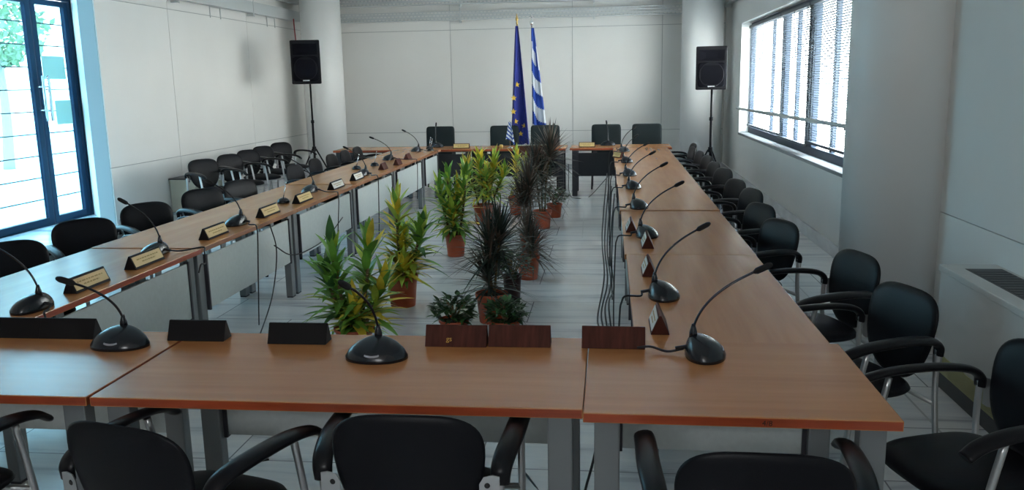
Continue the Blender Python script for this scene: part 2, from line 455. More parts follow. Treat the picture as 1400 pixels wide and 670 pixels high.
for yy, lfp in ((10.355, lf1), (10.465, lf2)):
    bm = B(); tube(bm, [(DX + 0.13, yy, 1.36), (DX + 0.13, yy, 1.94)], 0.02, 12)
    for z in (1.5, 1.8): tube(bm, [(DX + 0.02, yy, z), (DX + 0.13, yy, z)], 0.012, 8)
    o = obj('pull_handle', bm, SILVER, lfp); o['label'] = 'silver pull handle'
for y0, y1, z0, z1, lfp in ((10.55, 11.02, 1.90, 2.20, lf2), (10.72, 11.06, 1.30, 1.62, lf2), (9.30, 9.78, 2.02, 2.36, lf1)):
    bm = B(); box(bm, DX + 0.0055, DX + 0.007, y0, y1, z0, z1); o = obj('notice_sheet', bm, PAPER, lfp); o['label'] = 'pale paper notice'

# ------------------------------------------------------------------ window
WX = XR + 0.16
win = bpy.data.objects.new('window_1', None); C.objects.link(win); win.location = (WX, 11.5, WZ0); win['kind'] = 'structure'
win['label'] = 'wide dark framed window with venetian blinds on the right wall'; win['category'] = 'window'
def wpart(name, bm, m, par=None):
    o = obj(name, bm, m, par or win)
    if not par: o.location = (-WX, -11.5, -WZ0)
    return o
bm = B()
for z0, z1 in ((WZ0, WZ0 + 0.10), (WZ1 - 0.08, WZ1)): box(bm, WX, WX + 0.07, WY0, WY1, z0, z1)
for y0, y1 in ((WY0, WY0 + 0.08), (WY1 - 0.08, WY1), (12.05, 12.30), (10.35, 10.68), (8.55, 8.75)): box(bm, WX, WX + 0.07, y0, y1, WZ0 + 0.1, WZ1 - 0.08)
for y0, y1 in ((11.38, 11.46), (9.50, 9.60), (13.1, 13.15)): box(bm, WX + 0.02, WX + 0.07, y0, y1, WZ0 + 0.1, WZ1 - 0.08)
bevel(bm, 0.006); wf = wpart('window_frame', bm, FRAME_W)
bm = B(); box(bm, WX + 0.042, WX + 0.048, WY0 + 0.08, WY1 - 0.08, WZ0 + 0.1, WZ1 - 0.08); wpart('glass_pane', bm, GLASS_W)
bm = B(); box(bm, XR - 0.012, WX, WY0 + 0.002, WY1 - 0.002, WZ0 - 0.035, WZ0 + 0.004); bevel(bm, 0.006); wpart('window_sill', bm, SILL)
bm = B(); tube(bm, [(XR - 0.03, WY0 + 0.05, 1.285), (XR - 0.03, WY1 + 0.08, 1.235)], 0.022, 12)
for y in (WY0 + 0.25, WY1 + 0.06): tube(bm, [(XR - 0.03, y, 1.26), (XR + 0.02, y, 1.26)], 0.012, 8)
wpart('guard_rail', bm, TRAY)
for y0, y1, zb in ((12.2, 14.84, 0.98), (10.5, 12.17, 0.95), (8.1, 10.47, 1.0)):
    bm = B(); n = 58
    for k in range(n):
        z = WZ1 - 0.10 - k * (WZ1 - 0.10 - zb) / n
        M = Matrix.Translation((WX - 0.035, 0, z)) @ Matrix.Rotation(0.55, 4, 'Y')
        box(bm, -0.0125, 0.0125, y0, y1, -0.0006, 0.0006, 0, M)
    bl = wpart('venetian_blind', bm, BLIND)
    bm = B(); box(bm, WX - 0.055, WX - 0.01, y0, y1, WZ1 - 0.09, WZ1 - 0.05); box(bm, WX - 0.05, WX - 0.018, y0, y1, zb - 0.03, zb)
    obj('blind_rail', bm, BLIND, bl)
    bm = B()
    for f in (0.06, 0.5, 0.94):
        yy = y0 + (y1 - y0) * f
        tube(bm, [(WX - 0.05, yy, WZ1 - 0.08), (WX - 0.05, yy, zb)], 0.004, 5); tube(bm, [(WX - 0.02, yy, WZ1 - 0.08), (WX - 0.02, yy, zb)], 0.004, 5)
    obj('ladder_cord', bm, BLIND, bl)

# ------------------------------------------------------------------ outside
bm = B(); box(bm, -40, -7.5, -10, 40, -0.2, -0.06); box(bm, 2.6, 40, -10, 40, -3.2, -3.0)
o = struct('terrace', bm, OUTG, 'sunlit stone terrace outside the door', 'ground')
bm = B()
for k in range(9): box(bm, -14.0 - k * 0.34, -13.66 - k * 0.34, 10.5, 15.5, -0.06, 0.17 * (k + 1))
tag(obj('outdoor_steps', bm, OUTG), 'pale stone steps rising outside the glazed door', 'steps')
t = thing('stair_railing', 'thin metal handrail beside the outdoor steps', 'railing', (-13.6, 10.4, -0.06))
bm = B(); tube(bm, [(0, 0, 1.0), (-3.1, 0, 2.55)], 0.03, 8); tube(bm, [(0, 0, 0.55), (-3.1, 0, 2.1)], 0.02, 8); obj('handrail', bm, TRAY, t)
for k in range(4):
    bm = B(); tube(bm, [(-0.02 - k * 1.0, 0, 0.0), (-0.02 - k * 1.0, 0, 1.0 + k * 0.5)], 0.022, 8); obj('post', bm, TRAY, t)
t = thing('garden_tree', 'leafy tree outside beyond the steps behind the glazed door', 'tree', (-14.2, 18.7, -0.06))
bm = B(); tube(bm, smooth_path([(0, 0, 0), (0.1, 0, 1.4), (0.0, 0.1, 3.0)], 5), [0.13 - 0.006 * k for k in range(11)], 10); obj('trunk', bm, TRUNK, t)
bm = B(); rr = random.Random(2)
for k in range(900):
    a = rr.uniform(0, 2 * PI); cz = rr.uniform(-1, 1); r = math.sqrt(1 - cz * cz) * rr.uniform(0.4, 1)
    p = Vector((1.3 * r * math.cos(a), 1.3 * r * math.sin(a), 3.3 + 0.9 * cz)); q = rr.uniform(0.08, 0.14); u = Vector((rr.uniform(-1, 1), rr.uniform(-1, 1), rr.uniform(-1, 1))).normalized(); v_ = u.orthogonal().normalized()
    bm.faces.new([bm.verts.new(c) for c in (p - u * q, p - v_ * q * 0.5, p + u * q, p + v_ * q * 0.5)])
obj('foliage', bm, TREE, t)
bm = B(); box(bm, -24, -20, 4, 13, -0.06, 3.0); box(bm, -24.3, -19.8, 3.8, 13.2, 3.0, 3.2)
for k in range(3): box(bm, -20.02, -19.97, 5.2 + k * 2.6, 6.4 + k * 2.6, 0.9, 2.2, 1)
tag(obj('white_building', bm, [OUTW, FRAME_W]), 'low white building beyond the outdoor terrace', 'building')

# ================================================================== PROTOTYPES
def squircle(a, b, n=40, p=3.2, taper=0.0):
    out = []
    for k in range(n):
        th = 2 * PI * k / n; c, s = math.cos(th), math.sin(th)
        x = a * math.copysign(abs(c) ** (2 / p), c); y = b * math.copysign(abs(s) ** (2 / p), s)
        out.append((x * (1 + taper * y / b), y))
    return out

def make_chair(label):
    t = thing('visitor_armchair', label, 'chair')
    bm = B(); pillow(bm, squircle(0.235, 0.225, 44, 3.6, -0.04), 0.045, 0.03, lambda u, v, h: Vector((u, v + 0.03, 0.435 + h + 0.03 * abs(v / 0.225) ** 2 * (0.3 if v < 0 else -0.5))))
    obj('seat', bm, CHAIRB, t)
    # back: flat top with round corners, sides drawn in towards a rounded bottom
    out = []
    for k in range(52):
        th = 2 * PI * k / 52; c, s = math.cos(th), math.sin(th); p = 3.4 if s > 0 else 2.2
        x = math.copysign(abs(c) ** (2 / p), c); y = math.copysign(abs(s) ** (2 / p), s)
        out.append((0.216 * x * (1 + 0.12 * y), 0.20 * y))
    def bf(u, v, h):
        yy = -0.215 - 0.30 * (v + 0.2) * 0.55 + 0.35 * u * u
        return Vector((u, yy + h, 0.632 + v))
    bm = B(); pillow(bm, out, 0.026, 0.020, bf); obj('backrest', bm, CHAIRB, t)
    for s in (-1, 1):
        # rear leg runs up to the arm collar, front leg to the underside of the arm
        bm = B(); tube(bm, smooth_path([(s * 0.262, -0.27, 0.0), (s * 0.262, -0.225, 0.42), (s * 0.262, -0.225, 0.64)], 6), 0.0125, 10); o = obj('leg', bm, CHROME, t)
        bm = B(); lathe(bm, [(0.016, 0), (0.017, 0.02), (0.0, 0.022)], 10, c=(s * 0.262, -0.268, 0.0)); obj('foot_cap', bm, SHELL, o)
        bm = B(); tube(bm, smooth_path([(s * 0.285, 0.235, 0.0), (s * 0.288, 0.175, 0.42), (s * 0.291, 0.125, 0.655)], 6), 0.0125, 10); o = obj('leg', bm, CHROME, t)
        bm = B(); lathe(bm, [(0.016, 0), (0.017, 0.02), (0.0, 0.022)], 10, c=(s * 0.285, 0.233, 0.0)); obj('foot_cap', bm, SHELL, o)
        bm = B()
        pts = smooth_path([(s * 0.262, -0.226, 0.605), (s * 0.264, -0.222, 0.645), (s * 0.272, -0.175, 0.672), (s * 0.286, -0.06, 0.683), (s * 0.294, 0.10, 0.677), (s * 0.299, 0.21, 0.655), (s * 0.300, 0.265, 0.622)], 6)
        n = len(pts); tube(bm, pts, [0.019 + 0.004 * math.sin(PI * i / (n - 1)) for i in range(n)], 12, flat=(1.45, 0.70))
        obj('armrest', bm, SHELL, t)
        bm = B()
        ol = [(0.0, -0.05), (0.0, 0.05), (-0.02, 0.055), (-0.045, 0.05), (-0.058, 0.028), (-0.058, -0.028), (-0.045, -0.05), (-0.02, -0.055)]
        lo = [bm.verts.new((s * (0.262 + a), -0.246 + 0.10 * a, 0.585 + b)) for a, b in ol]; hi = [bm.verts.new((s * (0.262 + a), -0.242 + 0.10 * a, 0.585 + b)) for a, b in ol]
        bm.faces.new(lo); bm.faces.new(hi[::-1])
        for i in range(8): bm.faces.new((lo[i], lo[(i + 1) % 8], hi[(i + 1) % 8], hi[i]))
        pl = obj('mounting_plate', bm, CHROME, t)
        for zz in (0.561, 0.609):
            bm = B(); lathe(bm, [(0.009, 0), (0.009, 0.004), (0.006, 0.006)], 12, M=Matrix.Translation((s * 0.226, -0.2455, zz)) @ Matrix.Rotation(PI / 2, 4, 'X')); obj('bolt', bm, BOLT, pl)
    for y in (-0.222, 0.178):
        bm = B(); xx = 0.262 if y < 0 else 0.29; tube(bm, [(-xx, y, 0.395), (xx, y, 0.395)], 0.011, 8); obj('stretcher', bm, CHROME, t)
    return t

FRONT = 'chairs along the near table'; RIGHT = 'chairs along the right table run'; LEFT = 'chairs along the left table run'; WALLC = 'chairs lined up by the left wall'
proto_chair = None
def chair(x, y, face, label, group):
    """face = direction the sitter looks, degrees from +Y counter-clockwise"""
    global proto_chair
    if proto_chair is None:
        proto_chair = make_chair(label); proto_chair.location = (x, y, 0); proto_chair.rotation_euler.z = math.radians(face); proto_chair['group'] = group
        return proto_chair
    return dup(proto_chair, (x, y, 0), math.radians(face), label, group)

# ------------------------------------------------------------------ tables
def rbox(bm, x0, x1, y0, y1, z0, z1, b, mi_top, mi_side):
    box(bm, x0, x1, y0, y1, z0, z1)
    for f in bm.faces:
        f.normal_update()
    bmesh.ops.recalc_face_normals(bm, faces=bm.faces)
    for f in bm.faces: f.normal_update(); f.material_index = mi_top if abs(f.normal.z) > 0.5 else mi_side
    bevel(bm, b, 2)

def table(label, x0, x1, y0, y1, group, inner, z=0.74, edge=None, dark=False, extra=None, rot=0):
    """inner: which long side carries the modesty panel: +x, -x, +y or -y"""
    cx, cy = (x0 + x1) / 2, (y0 + y1) / 2; hx, hy = (x1 - x0) / 2, (y1 - y0) / 2
    t = thing('conference_table', label, 'table', (cx, cy, 0), math.radians(rot), group)
    bm = B(); rbox(bm, -hx + 0.0015, hx - 0.0015, -hy + 0.0015, hy - 0.0015, z - 0.032, z, 0.003, 0, 1)
    obj('tabletop', bm, [WOODX if inner[1] == 'y' else WOODY, edge or EDGE], t)
    lm = LEGD if dark else LEGM
    for sx_ in (-1, 1):
        for sy_ in (-1, 1):
            bm = B(); lx, ly = sx_ * (hx - (0.27 if (inner[1] == 'x' and (sx_ > 0) != (inner[0] == '+')) else 0.075)), sy_ * (hy - 0.065)
            wx, wy = (0.04, 0.028) if inner[1] == 'y' else (0.028, 0.04)
            box(bm, lx - wx, lx + wx, ly - wy, ly + wy, 0.012, z - 0.032); bevel(bm, 0.006)
            lg = obj('leg', bm, lm, t)
            bm = B(); box(bm, lx - wx * 0.9, lx + wx * 0.9, ly - wy * 0.9, ly + wy * 0.9, 0.0, 0.012); obj('foot_pad', bm, LEGD, lg)
    s = 1 if inner[0] == '+' else -1
    pm = DARKP if dark else PANEL
    bm = B(); bk = B(); st = B()
    if inner[1] == 'y':
        py = s * (hy - 0.045); a = hx - 0.13
        box(bm, -a, a, py - 0.008, py + 0.008, 0.31, 0.665); bevel(bm, 0.003)
        for q in (-0.5, 0.5):
            bx = q * a * 1.2
            box(bk, bx - 0.03, bx + 0.03, py - s * 0.012 - 0.004, py - s * 0.012 + 0.004, 0.585, z - 0.033); box(bk, bx - 0.028, bx - 0.024, py - s * 0.04, py - s * 0.008, 0.60, z - 0.033)
            box(bk, bx + 0.024, bx + 0.028, py - s * 0.04, py - s * 0.008, 0.60, z - 0.033)
            lathe(bk, [(0.008, 0), (0.008, 0.006)], 10, mi=1, M=Matrix.Translation((bx, py - s * 0.016, 0.64)) @ Matrix.Rotation(s * PI / 2, 4, 'X'))
        for q in (-1, 1): box(st, q * (a + 0.008) - 0.008, q * (a + 0.008) + 0.008, py - 0.016, py + 0.016, 0.30, 0.675)
        box(st, -a, a, -0.02, 0.02, z - 0.07, z - 0.033)
    else:
        px = s * (hx - 0.045); a = hy - 0.13
        box(bm, px - 0.008, px + 0.008, -a, a, 0.31, 0.665); bevel(bm, 0.003)
        for q in (-0.5, 0.5):
            by = q * a * 1.2
            box(bk, px - s * 0.012 - 0.004, px - s * 0.012 + 0.004, by - 0.03, by + 0.03, 0.585, z - 0.033)
            lathe(bk, [(0.008, 0), (0.008, 0.006)], 10, mi=1, M=Matrix.Translation((px - s * 0.016, by, 0.64)) @ Matrix.Rotation(-s * PI / 2, 4, 'Y'))
        for q in (-1, 1): box(st, px - 0.016, px + 0.016, q * (a + 0.008) - 0.008, q * (a + 0.008) + 0.008, 0.30, 0.675)
        box(st, -0.02, 0.02, -a, a, z - 0.07, z - 0.033)
    obj('modesty_panel', bm, pm, t); obj('bracket', bk, [LEGM if not dark else LEGD, BOLT], t); obj('frame_rail', st, LEGD, t)
    return t

def surface(x, y):
    if x < -2.5 and 3.25 < y < 12.93: return 0.7356 if y < 5.05 else 0.7406 if y < 8.45 else 0.7456
    if x > -0.1 and y > 3.24 and y < 12.93: return 0.7356 if y < 6.63 else 0.7406
    return 0.7406

# ------------------------------------------------------------------ microphones
def mic_base_mesh():
    bm = B(); n = 40; R = 9; rings = []
    for j in range(R + 1):
        s = 1 - j / R
        row = []
        for k in range(n):
            th = 2 * PI * k / n; c, sn = math.cos(th), math.sin(th)
            x = 0.118 * math.copysign(abs(c) ** 0.9, c); y = 0.082 * sn * (1.0 if sn > 0 else 0.8)
            ss = max(s, 0.0)
            h = 0.066 * (1 - ss ** 2.0) ** 0.72
            row.append(Vector((x * ss, y * ss - 0.035 * (1 - ss), 0.012 + h)))
        rings.append(row)
    base = [Vector((p.x, p.y, 0.0)) for p in rings[0]]
    V = [[bm.verts.new(p) for p in base]] + [[bm.verts.new(p) for p in row] for row in rings[:-1]]
    for i in range(len(V) - 1):
        for k in range(n):
            f = bm.faces.new((V[i][k], V[i][(k + 1) % n], V[i + 1][(k + 1) % n], V[i + 1][k])); f.smooth = True
    bm.faces.new(V[0][::-1]); bm.faces.new(V[-1])
    return bm

proto_mic = None
def make_mic_base(t):
    global proto_mic
    if proto_mic is None:
        bm = mic_base_mesh(); o = obj('base', bm, MICB, t)
        bm = B(); lathe(bm, [(0.034, 0.0), (0.033, 0.004), (0.026, 0.006), (0.0, 0.006)], 24, M=Matrix.Translation((0, 0.062, 0.030)) @ Matrix.Rotation(-0.75, 4, 'X') , sy_=0.45)
        b2 = obj('talk_button', bm, MICG, t)
        bm = B(); lathe(bm, [(0.016, 0.0), (0.014, 0.02), (0.010, 0.035), (0.006, 0.05)], 16, c=(0, -0.036, 0.068)); b3 = obj('neck_socket', bm, MICB, t)
        proto_mic = (o.data, b2.data, b3.data)
    else:
        for nm, me in zip(('base', 'talk_button', 'neck_socket'), proto_mic):
            o = bpy.data.objects.new(nm, me); C.objects.link(o); o.parent = t

def microphone(x, y, face, label, group, tip=(0.0, 0.22, 0.33), cable=None):
    z = surface(x, y)
    """tip and cable in the unit's own axes: +Y towards the speaker"""
    t = thing('conference_microphone', label, 'microphone', (x, y, z), math.radians(face), group)
    make_mic_base(t)
    s = Vector((0, -0.036, 0.10)); e = Vector(tip)
    ctl = s + Vector((0, 0, 0.60 * (e.z - s.z))) + Vector((e.x - s.x, e.y - s.y, 0)) * 0.12
    pts = [s.lerp(ctl, q).lerp(ctl.lerp(e, q), q) for q in [k / 20 for k in range(21)]]
    bm = B(); tube(bm, pts, 0.0048, 8); obj('gooseneck', bm, MICB, t)
    d = (pts[-1] - pts[-3]).normalized()
    bm = B(); tube(bm, [e - d * 0.012, e - d * 0.004, e, e + d * 0.02, e + d * 0.045, e + d * 0.056, e + d * 0.06], [0.006, 0.010, 0.012, 0.0125, 0.012, 0.008, 0.003], 12); obj('capsule', bm, FOAM, t)
    if cable:
        bm = B(); tube(bm, smooth_path([(0.0, -0.060, 0.03), (0.0, -0.10, 0.022)], 4), 0.008, 8); tube(bm, smooth_path(cable, 8), 0.0048, 6); obj('cable', bm, CABLE, t)
    return t

# ------------------------------------------------------------------ name plates
def nameplate(x, y, face, label, group, wood=True, card=None, L=0.235, lines=2, H=0.078, text=None):
    """triangular block; its card faces local -Y, its plain back +Y"""
    z = surface(x, y)
    t = thing('name_plate', label, 'name plate', (x, y, z), math.radians(face), group)
    bm = B(); h = 0.038
    pr = [(-h, 0.0), (h, 0.0), (0.004, H), (-0.004, H)]
    a = [bm.verts.new((-L / 2, p, q)) for p, q in pr]; b = [bm.verts.new((L / 2, p, q)) for p, q in pr]
    bm.faces.new(a[::-1]); bm.faces.new(b)
    for i in range(4): bm.faces.new((a[i], a[(i + 1) % 4], b[(i + 1) % 4], b[i]))
    bevel(bm, 0.0015, 1)
    obj('block', bm, PLATEW if wood else PLATEB, t)
    ang = math.atan2(H, h - 0.004)
    M = Matrix.Translation((0, -(h + 0.004) / 2 - 0.0006, H / 2 + 0.0006)) @ Matrix.Rotation(ang, 4, 'X')
    if card:
        bm = B(); box(bm, -L / 2 + 0.010, L / 2 - 0.010, -H / 2 + 0.010, H / 2 - 0.008, -0.0005, 0.0014, 0, M); cd = obj('card', bm, card, t)
        bm = B()
        for k in range(lines):
            xx = -L * 0.36; yy = 0.010 - 0.018 * k
            rr = random.Random(int(x * 97 + y * 31 + k)); end = L * (0.36 if k == 0 else 0.22)
            if k: xx = -L * 0.22
            while xx < end:
                wl = rr.uniform(0.008, 0.03); box(bm, xx, min(xx + wl, end), yy - 0.0035, yy + 0.0035, 0.0014, 0.002, 0, M); xx += wl + 0.006
        obj('lettering', bm, PRINT, cd)
    if text:
        me = text_mesh(text, 0.028, 0.0005); me.materials.append(GOLD)
        o = bpy.data.objects.new('lettering', me); C.objects.link(o); o.parent = t
        o.matrix_local = Matrix.Translation((-0.026, -(h + 0.004) / 2 - 0.0058, H / 2 - 0.010)) @ Matrix.Rotation(ang, 4, 'X')
    return t

def pen_stand(x, y, face, label, tilt=0.1):
    t = thing('pen_stand', label, 'pen holder', (x, y, surface(x, y)), math.radians(face), 'pen stands on the tables')
    bm = B(); lathe(bm, [(0.052, 0), (0.054, 0.008), (0.050, 0.022), (0.038, 0.036), (0.02, 0.044), (0.0, 0.046)], 24); obj('dome', bm, MICB, t)
    bm = B(); tube(bm, [(0, 0, 0.04), (tilt * 0.3, 0, 0.16)], [0.005, 0.0045], 8); tube(bm, [(tilt * 0.3, 0, 0.16), (tilt * 0.36, 0, 0.185)], [0.0055, 0.004], 8); obj('pen', bm, SILVER, t)
    return t

# ------------------------------------------------------------------ plants
def leaf(bm, base, az, el, L, W, droop, mi, fold=0.25, seg=5, pw=0.75):
    d = Vector((math.cos(az) * math.cos(el), math.sin(az) * math.cos(el), math.sin(el)))
    side = Vector((-math.sin(az), math.cos(az), 0)); up = d.cross(side) * -1
    if up.z < 0: up = -up
    prev = None
    for i in range(seg + 1):
        t = i / seg
        c = base + d * (L * t) - Vector((0, 0, 1)) * droop * L * t * t
        wd = W * 0.5 * max(math.sin(PI * min(1, (t * 0.93 + 0.05)) ** pw), 0.02)
        row = [bm.verts.new(c + side * wd + up * wd * fold), bm.verts.new(c), bm.verts.new(c - side * wd + up * wd * fold)]
        if prev:
            for a in (0, 1):
                f = bm.faces.new((prev[a], prev[a + 1], row[a + 1], row[a])); f.material_index = mi; f.smooth = True
        prev = row

def pot(t, r, h, m=TERRA):
    bm = B(); lathe(bm, [(0.0, 0.0), (r * 0.80, 0.0), (r * 0.82, 0.01), (r * 0.97, h * 0.86), (r * 1.04, h * 0.865), (r * 1.06, h), (r * 0.99, h), (r * 0.94, h * 0.88), (0.0, h * 0.86)], 36)
    o = obj('pot', bm, m, t)
    bm = B(); lathe(bm, [(r * 0.955, h * 0.885), (r * 0.6, h * 0.90), (0.0, h * 0.91)], 24); obj('soil', bm, SOIL, t)

def broadleaf(x, y, label, stems, potr=0.12, poth=0.24, mix=(0.5, 0.3, 0.2), L=0.24, W=0.055, n=60, seed=1, potm=TERRA, group='potted plants inside the ring of tables'):
    """stems: list of (dx, dy, z0, z1, tilt az, yellow bias)"""
    rr = random.Random(seed)
    t = thing('potted_croton', label, 'plant', (x, y, 0), 0, group); pot(t, potr, poth, potm)
    sb = B(); fb = B()
    for (dx, dy, z0, z1, yb) in stems:
        top = Vector((dx, dy, z1 - L * 0.75)); bot = Vector((dx * 0.3, dy * 0.3, poth * 0.85))
        pts = smooth_path([bot, bot.lerp(top, 0.5) + Vector((rr.uniform(-.015, .015), rr.uniform(-.015, .015), 0)), top], 6); tube(sb, pts, 0.011, 8)
        for k in range(n):
            f = (k + rr.random() * 0.5) / n; z = z0 + (top.z - z0) * f
            q = max(0, min(1, (z - bot.z) / max(1e-3, top.z - bot.z))); c = bot.lerp(top, q); c.z = z
            el = math.radians(8 + 66 * f ** 1.2 + rr.uniform(-16, 16)); az = k * 2.39996 + rr.uniform(-.3, .3)
            r1 = rr.random() - yb
            mi = 0 if r1 < mix[0] else (1 if r1 < mix[0] + mix[1] else 2)
            if r1 < 0.12 and rr.random() < 0.4: mi = 3
            LL = L * rr.uniform(0.75, 1.15) * (0.85 + 0.15 * (1 - f))
            leaf(fb, c, az, el, LL, W * rr.uniform(0.8, 1.15), rr.uniform(0.15, 0.55) * (1 - 0.4 * f), mi)
    obj('stem', sb, STEM, t); obj('foliage', fb, [LG, LYG, LY, LD], t)
    return t

def dracaena(x, y, label, heads, potr=0.11, poth=0.22, L=0.34, n=90, seed=3, potm=TERRA, mats=None, W=0.016, group='potted plants inside the ring of tables'):
    rr = random.Random(seed)
    t = thing('potted_dracaena', label, 'plant', (x, y, 0), 0, group); pot(t, potr, poth, potm)
    sb = B(); fb = B()
    for dx, dy, z1 in heads:
        bot = Vector((dx * 0.3, dy * 0.3, poth * 0.85)); top = Vector((dx, dy, z1))
        tube(sb, smooth_path([bot, bot.lerp(top, 0.5) + Vector((rr.uniform(-.02, .02), rr.uniform(-.02, .02), 0)), top], 6), 0.010, 8)
        for k in range(n):
            az = k * 2.39996; f = k / n; el = math.radians(-15 + 100 * f + rr.uniform(-10, 10))
            leaf(fb, top + Vector((0, 0, -0.12 + 0.14 * f)), az, min(el, 1.5), L * rr.uniform(0.75, 1.1), W, rr.uniform(0.1, 0.5) * (1 - 0.6 * f), 0 if rr.random() < 0.7 else 1, 0.35, 6, 0.6)
    obj('stem', sb, STEM, t); obj('foliage', fb, mats or [LPD, LP], t)
    return t

def bush(x, y, label, rx, ry, z0, z1, potr=0.11, poth=0.16, n=240, seed=5, flowers=3, potm=TERRA, group='potted plants inside the ring of tables', lw=0.034, lmat=LB):
    rr = random.Random(seed)
    t = thing('potted_gardenia', label, 'plant', (x, y, 0), 0, group); pot(t, potr, poth, potm)
    sb = B(); fb = B(); zc = (z0 + z1) / 2; hz = (z1 - z0) / 2
    for k in range(10):
        a = k * 2.4; r = rr.uniform(.2, .7); tube(sb, smooth_path([(0, 0, poth * 0.85), (rx * r * 0.4 * math.cos(a), ry * r * 0.4 * math.sin(a), zc * 0.9), (rx * r * math.cos(a), ry * r * math.sin(a), zc + hz * 0.5)], 4), 0.005, 6)
    for k in range(n):
        a = rr.uniform(0, 2 * PI); cz = rr.uniform(-0.8, 1); r = math.sqrt(max(0, 1 - cz * cz)) * rr.uniform(0.55, 1)
        p = Vector((rx * r * math.cos(a), ry * r * math.sin(a), max(zc + hz * cz * rr.uniform(.7, 1), poth * 0.9)))
        leaf(fb, p, a + rr.uniform(-.9, .9), rr.uniform(-.3, 0.9), rr.uniform(.055, .085), lw * rr.uniform(.8, 1.2), rr.uniform(0, .3), 0 if rr.random() < 0.8 else 1, 0.2, 3)
    obj('stem', sb, STEM, t); obj('foliage', fb, [lmat, LD], t)
    for k in range(flowers):
        a = rr.uniform(0, 2 * PI); bm = B(); c = Vector((rx * 0.85 * math.cos(a), -ry * 0.6 * abs(math.sin(a)) - ry * 0.2, zc + hz * rr.uniform(0.1, 0.7)))
        for j in range(7): leaf(bm, c, j * 0.9, 0.5, 0.035, 0.026, 0.1, 0, 0.2, 3)
        obj('flower', bm, PETAL, t)
    return t

# ================================================================== TABLES
FR_ = 'tables of the near row'; LF_ = 'tables of the left run'; RT_ = 'tables of the right run'; BK_ = 'tables of the far row'
table('near conference table at the left end of the near row', -3.36, -1.725, 2.49, 3.24, FR_, '+y')
table('long near conference table in the middle of the near row', -1.715, -0.078, 2.49, 3.24, FR_, '+y')
tr = table('short near conference table at the right corner, marked 48 on its edge', -0.0775, 0.868, 2.46, 3.22, FR_, '+y', rot=-0.35)
me = text_mesh('4/8', 0.024, 0.0004); me.materials.append(INK)
o = bpy.data.objects.new('lettering', me); C.objects.link(o); o.parent = tr; o.location = (0.08, -0.3795, 0.722); o.rotation_euler = (PI / 2, 0, 0)
ordn = ['first', 'second', 'third', 'fourth', 'fifth', 'sixth', 'seventh', 'eighth', 'ninth', 'tenth', 'eleventh', 'twelfth', 'thirteenth']
ys = [3.25, 5.05, 6.75, 8.45, 10.15, 11.80, 12.93]
for i in range(6):
    table('left run conference table, %s away from the near row, grey panel towards the plants' % ordn[i], -3.34, -2.585, ys[i], ys[i + 1], LF_, '+x', z=(0.735, 0.74, 0.74, 0.745, 0.745, 0.745)[i], edge=EDGE_L if i else EDGE)
ys = [3.225, 4.93, 6.63, 8.33, 10.04, 11.55, 12.93]
for i in range(6):
    table('right run conference table, %s away from the near row, under gooseneck microphones' % ordn[i], 0.10 - 0.009 * i, 0.845 + 0.005 * i, ys[i], ys[i + 1], RT_, '-x', z=0.735 if i < 2 else 0.74, edge=EDGE_L)
for x0, x1, lb in ((-4.32, -3.22, 'far row dark fronted table at the left end by the column'), (-3.21, -2.10, 'far row dark fronted table behind the left run'),
                   (-2.08, -0.66, 'far row dark fronted table in the middle before the flags'), (-0.60, 0.94, 'far row dark fronted table at the right end')):
    table(lb, x0, x1, 12.96, 13.70, BK_, '-y', dark=True)

# ================================================================== CHAIRS
chair(-0.575, 2.47, 1, 'black armchair seen from behind in the middle of the near table', FRONT)
chair(-1.29, 2.34, -14, 'black armchair seen from behind, left of the middle near chair', FRONT)
chair(-2.26, 2.34, -3, 'black armchair at the lower left edge of the photo', FRONT)
chair(0.40, 2.29, -2, 'black armchair seen from behind at the short right corner table', FRONT)
Rc = [(1.22, 2.84, 106, 'black armchair beside the right end of the near table, nearest on the right'),
      (1.05, 3.69, 109, 'black armchair by the big column, second along the right run'),
      (1.05, 4.46, 106, 'black armchair by the big column, third along the right run'),
      (0.87, 5.50, 112, 'black armchair pushed far in under the right run, backrest close to the table edge'),
      (0.87, 6.26, 110, 'black armchair just behind the pushed in chair on the right run'),
      (0.94, 7.15, 106, 'sixth black armchair along the right run, under the near half of the window'),
      (0.91, 7.85, 107, 'seventh black armchair along the right run, below the window'), (0.93, 8.84, 108, 'eighth black armchair along the right run, below the window'),
      (0.91, 9.58, 102, 'ninth black armchair along the right run, below the window'), (0.92, 10.42, 100, 'tenth black armchair along the right run, below the far window half'),
      (0.90, 11.08, 99, 'eleventh black armchair along the right run, third from its far end'),
      (0.87, 11.80, 96, 'twelfth black armchair along the right run, second from its far end'), (0.95, 12.47, 97, 'farthest black armchair along the right run, near the speaker stand')]
for x, y, f, lb in Rc: chair(x, y, f, lb, RIGHT)
Lc = [(-3.50, 4.61, -128), (-3.58, 5.49, -130), (-3.56, 6.35, -124), (-3.52, 7.28, -120), (-3.46, 8.03, -112), (-3.44, 9.62, -96), (-3.50, 10.52, -91), (-3.50, 11.19, -91), (-3.52, 11.86, -91), (-3.54, 12.53, -91)]
for i, (x, y, f) in enumerate(Lc):
    chair(x, y, f, 'black armchair on the outer side of the left run, %s from the viewer' % ordn[i], LEFT)
Wc = [(-5.08, 10.45, -122), (-5.06, 11.25, -116), (-5.12, 12.02, -115), (-5.20, 12.78, -114), (-5.25, 13.60, -120)]
for i, (x, y, f) in enumerate(Wc):
    chair(x, y, f, 'black armchair in the wall row, %s' % ('nearest to the glazed door' if i == 0 else 'farthest, beside the speaker stand' if i == 4 else ordn[i] + ' from the door'), WALLC)

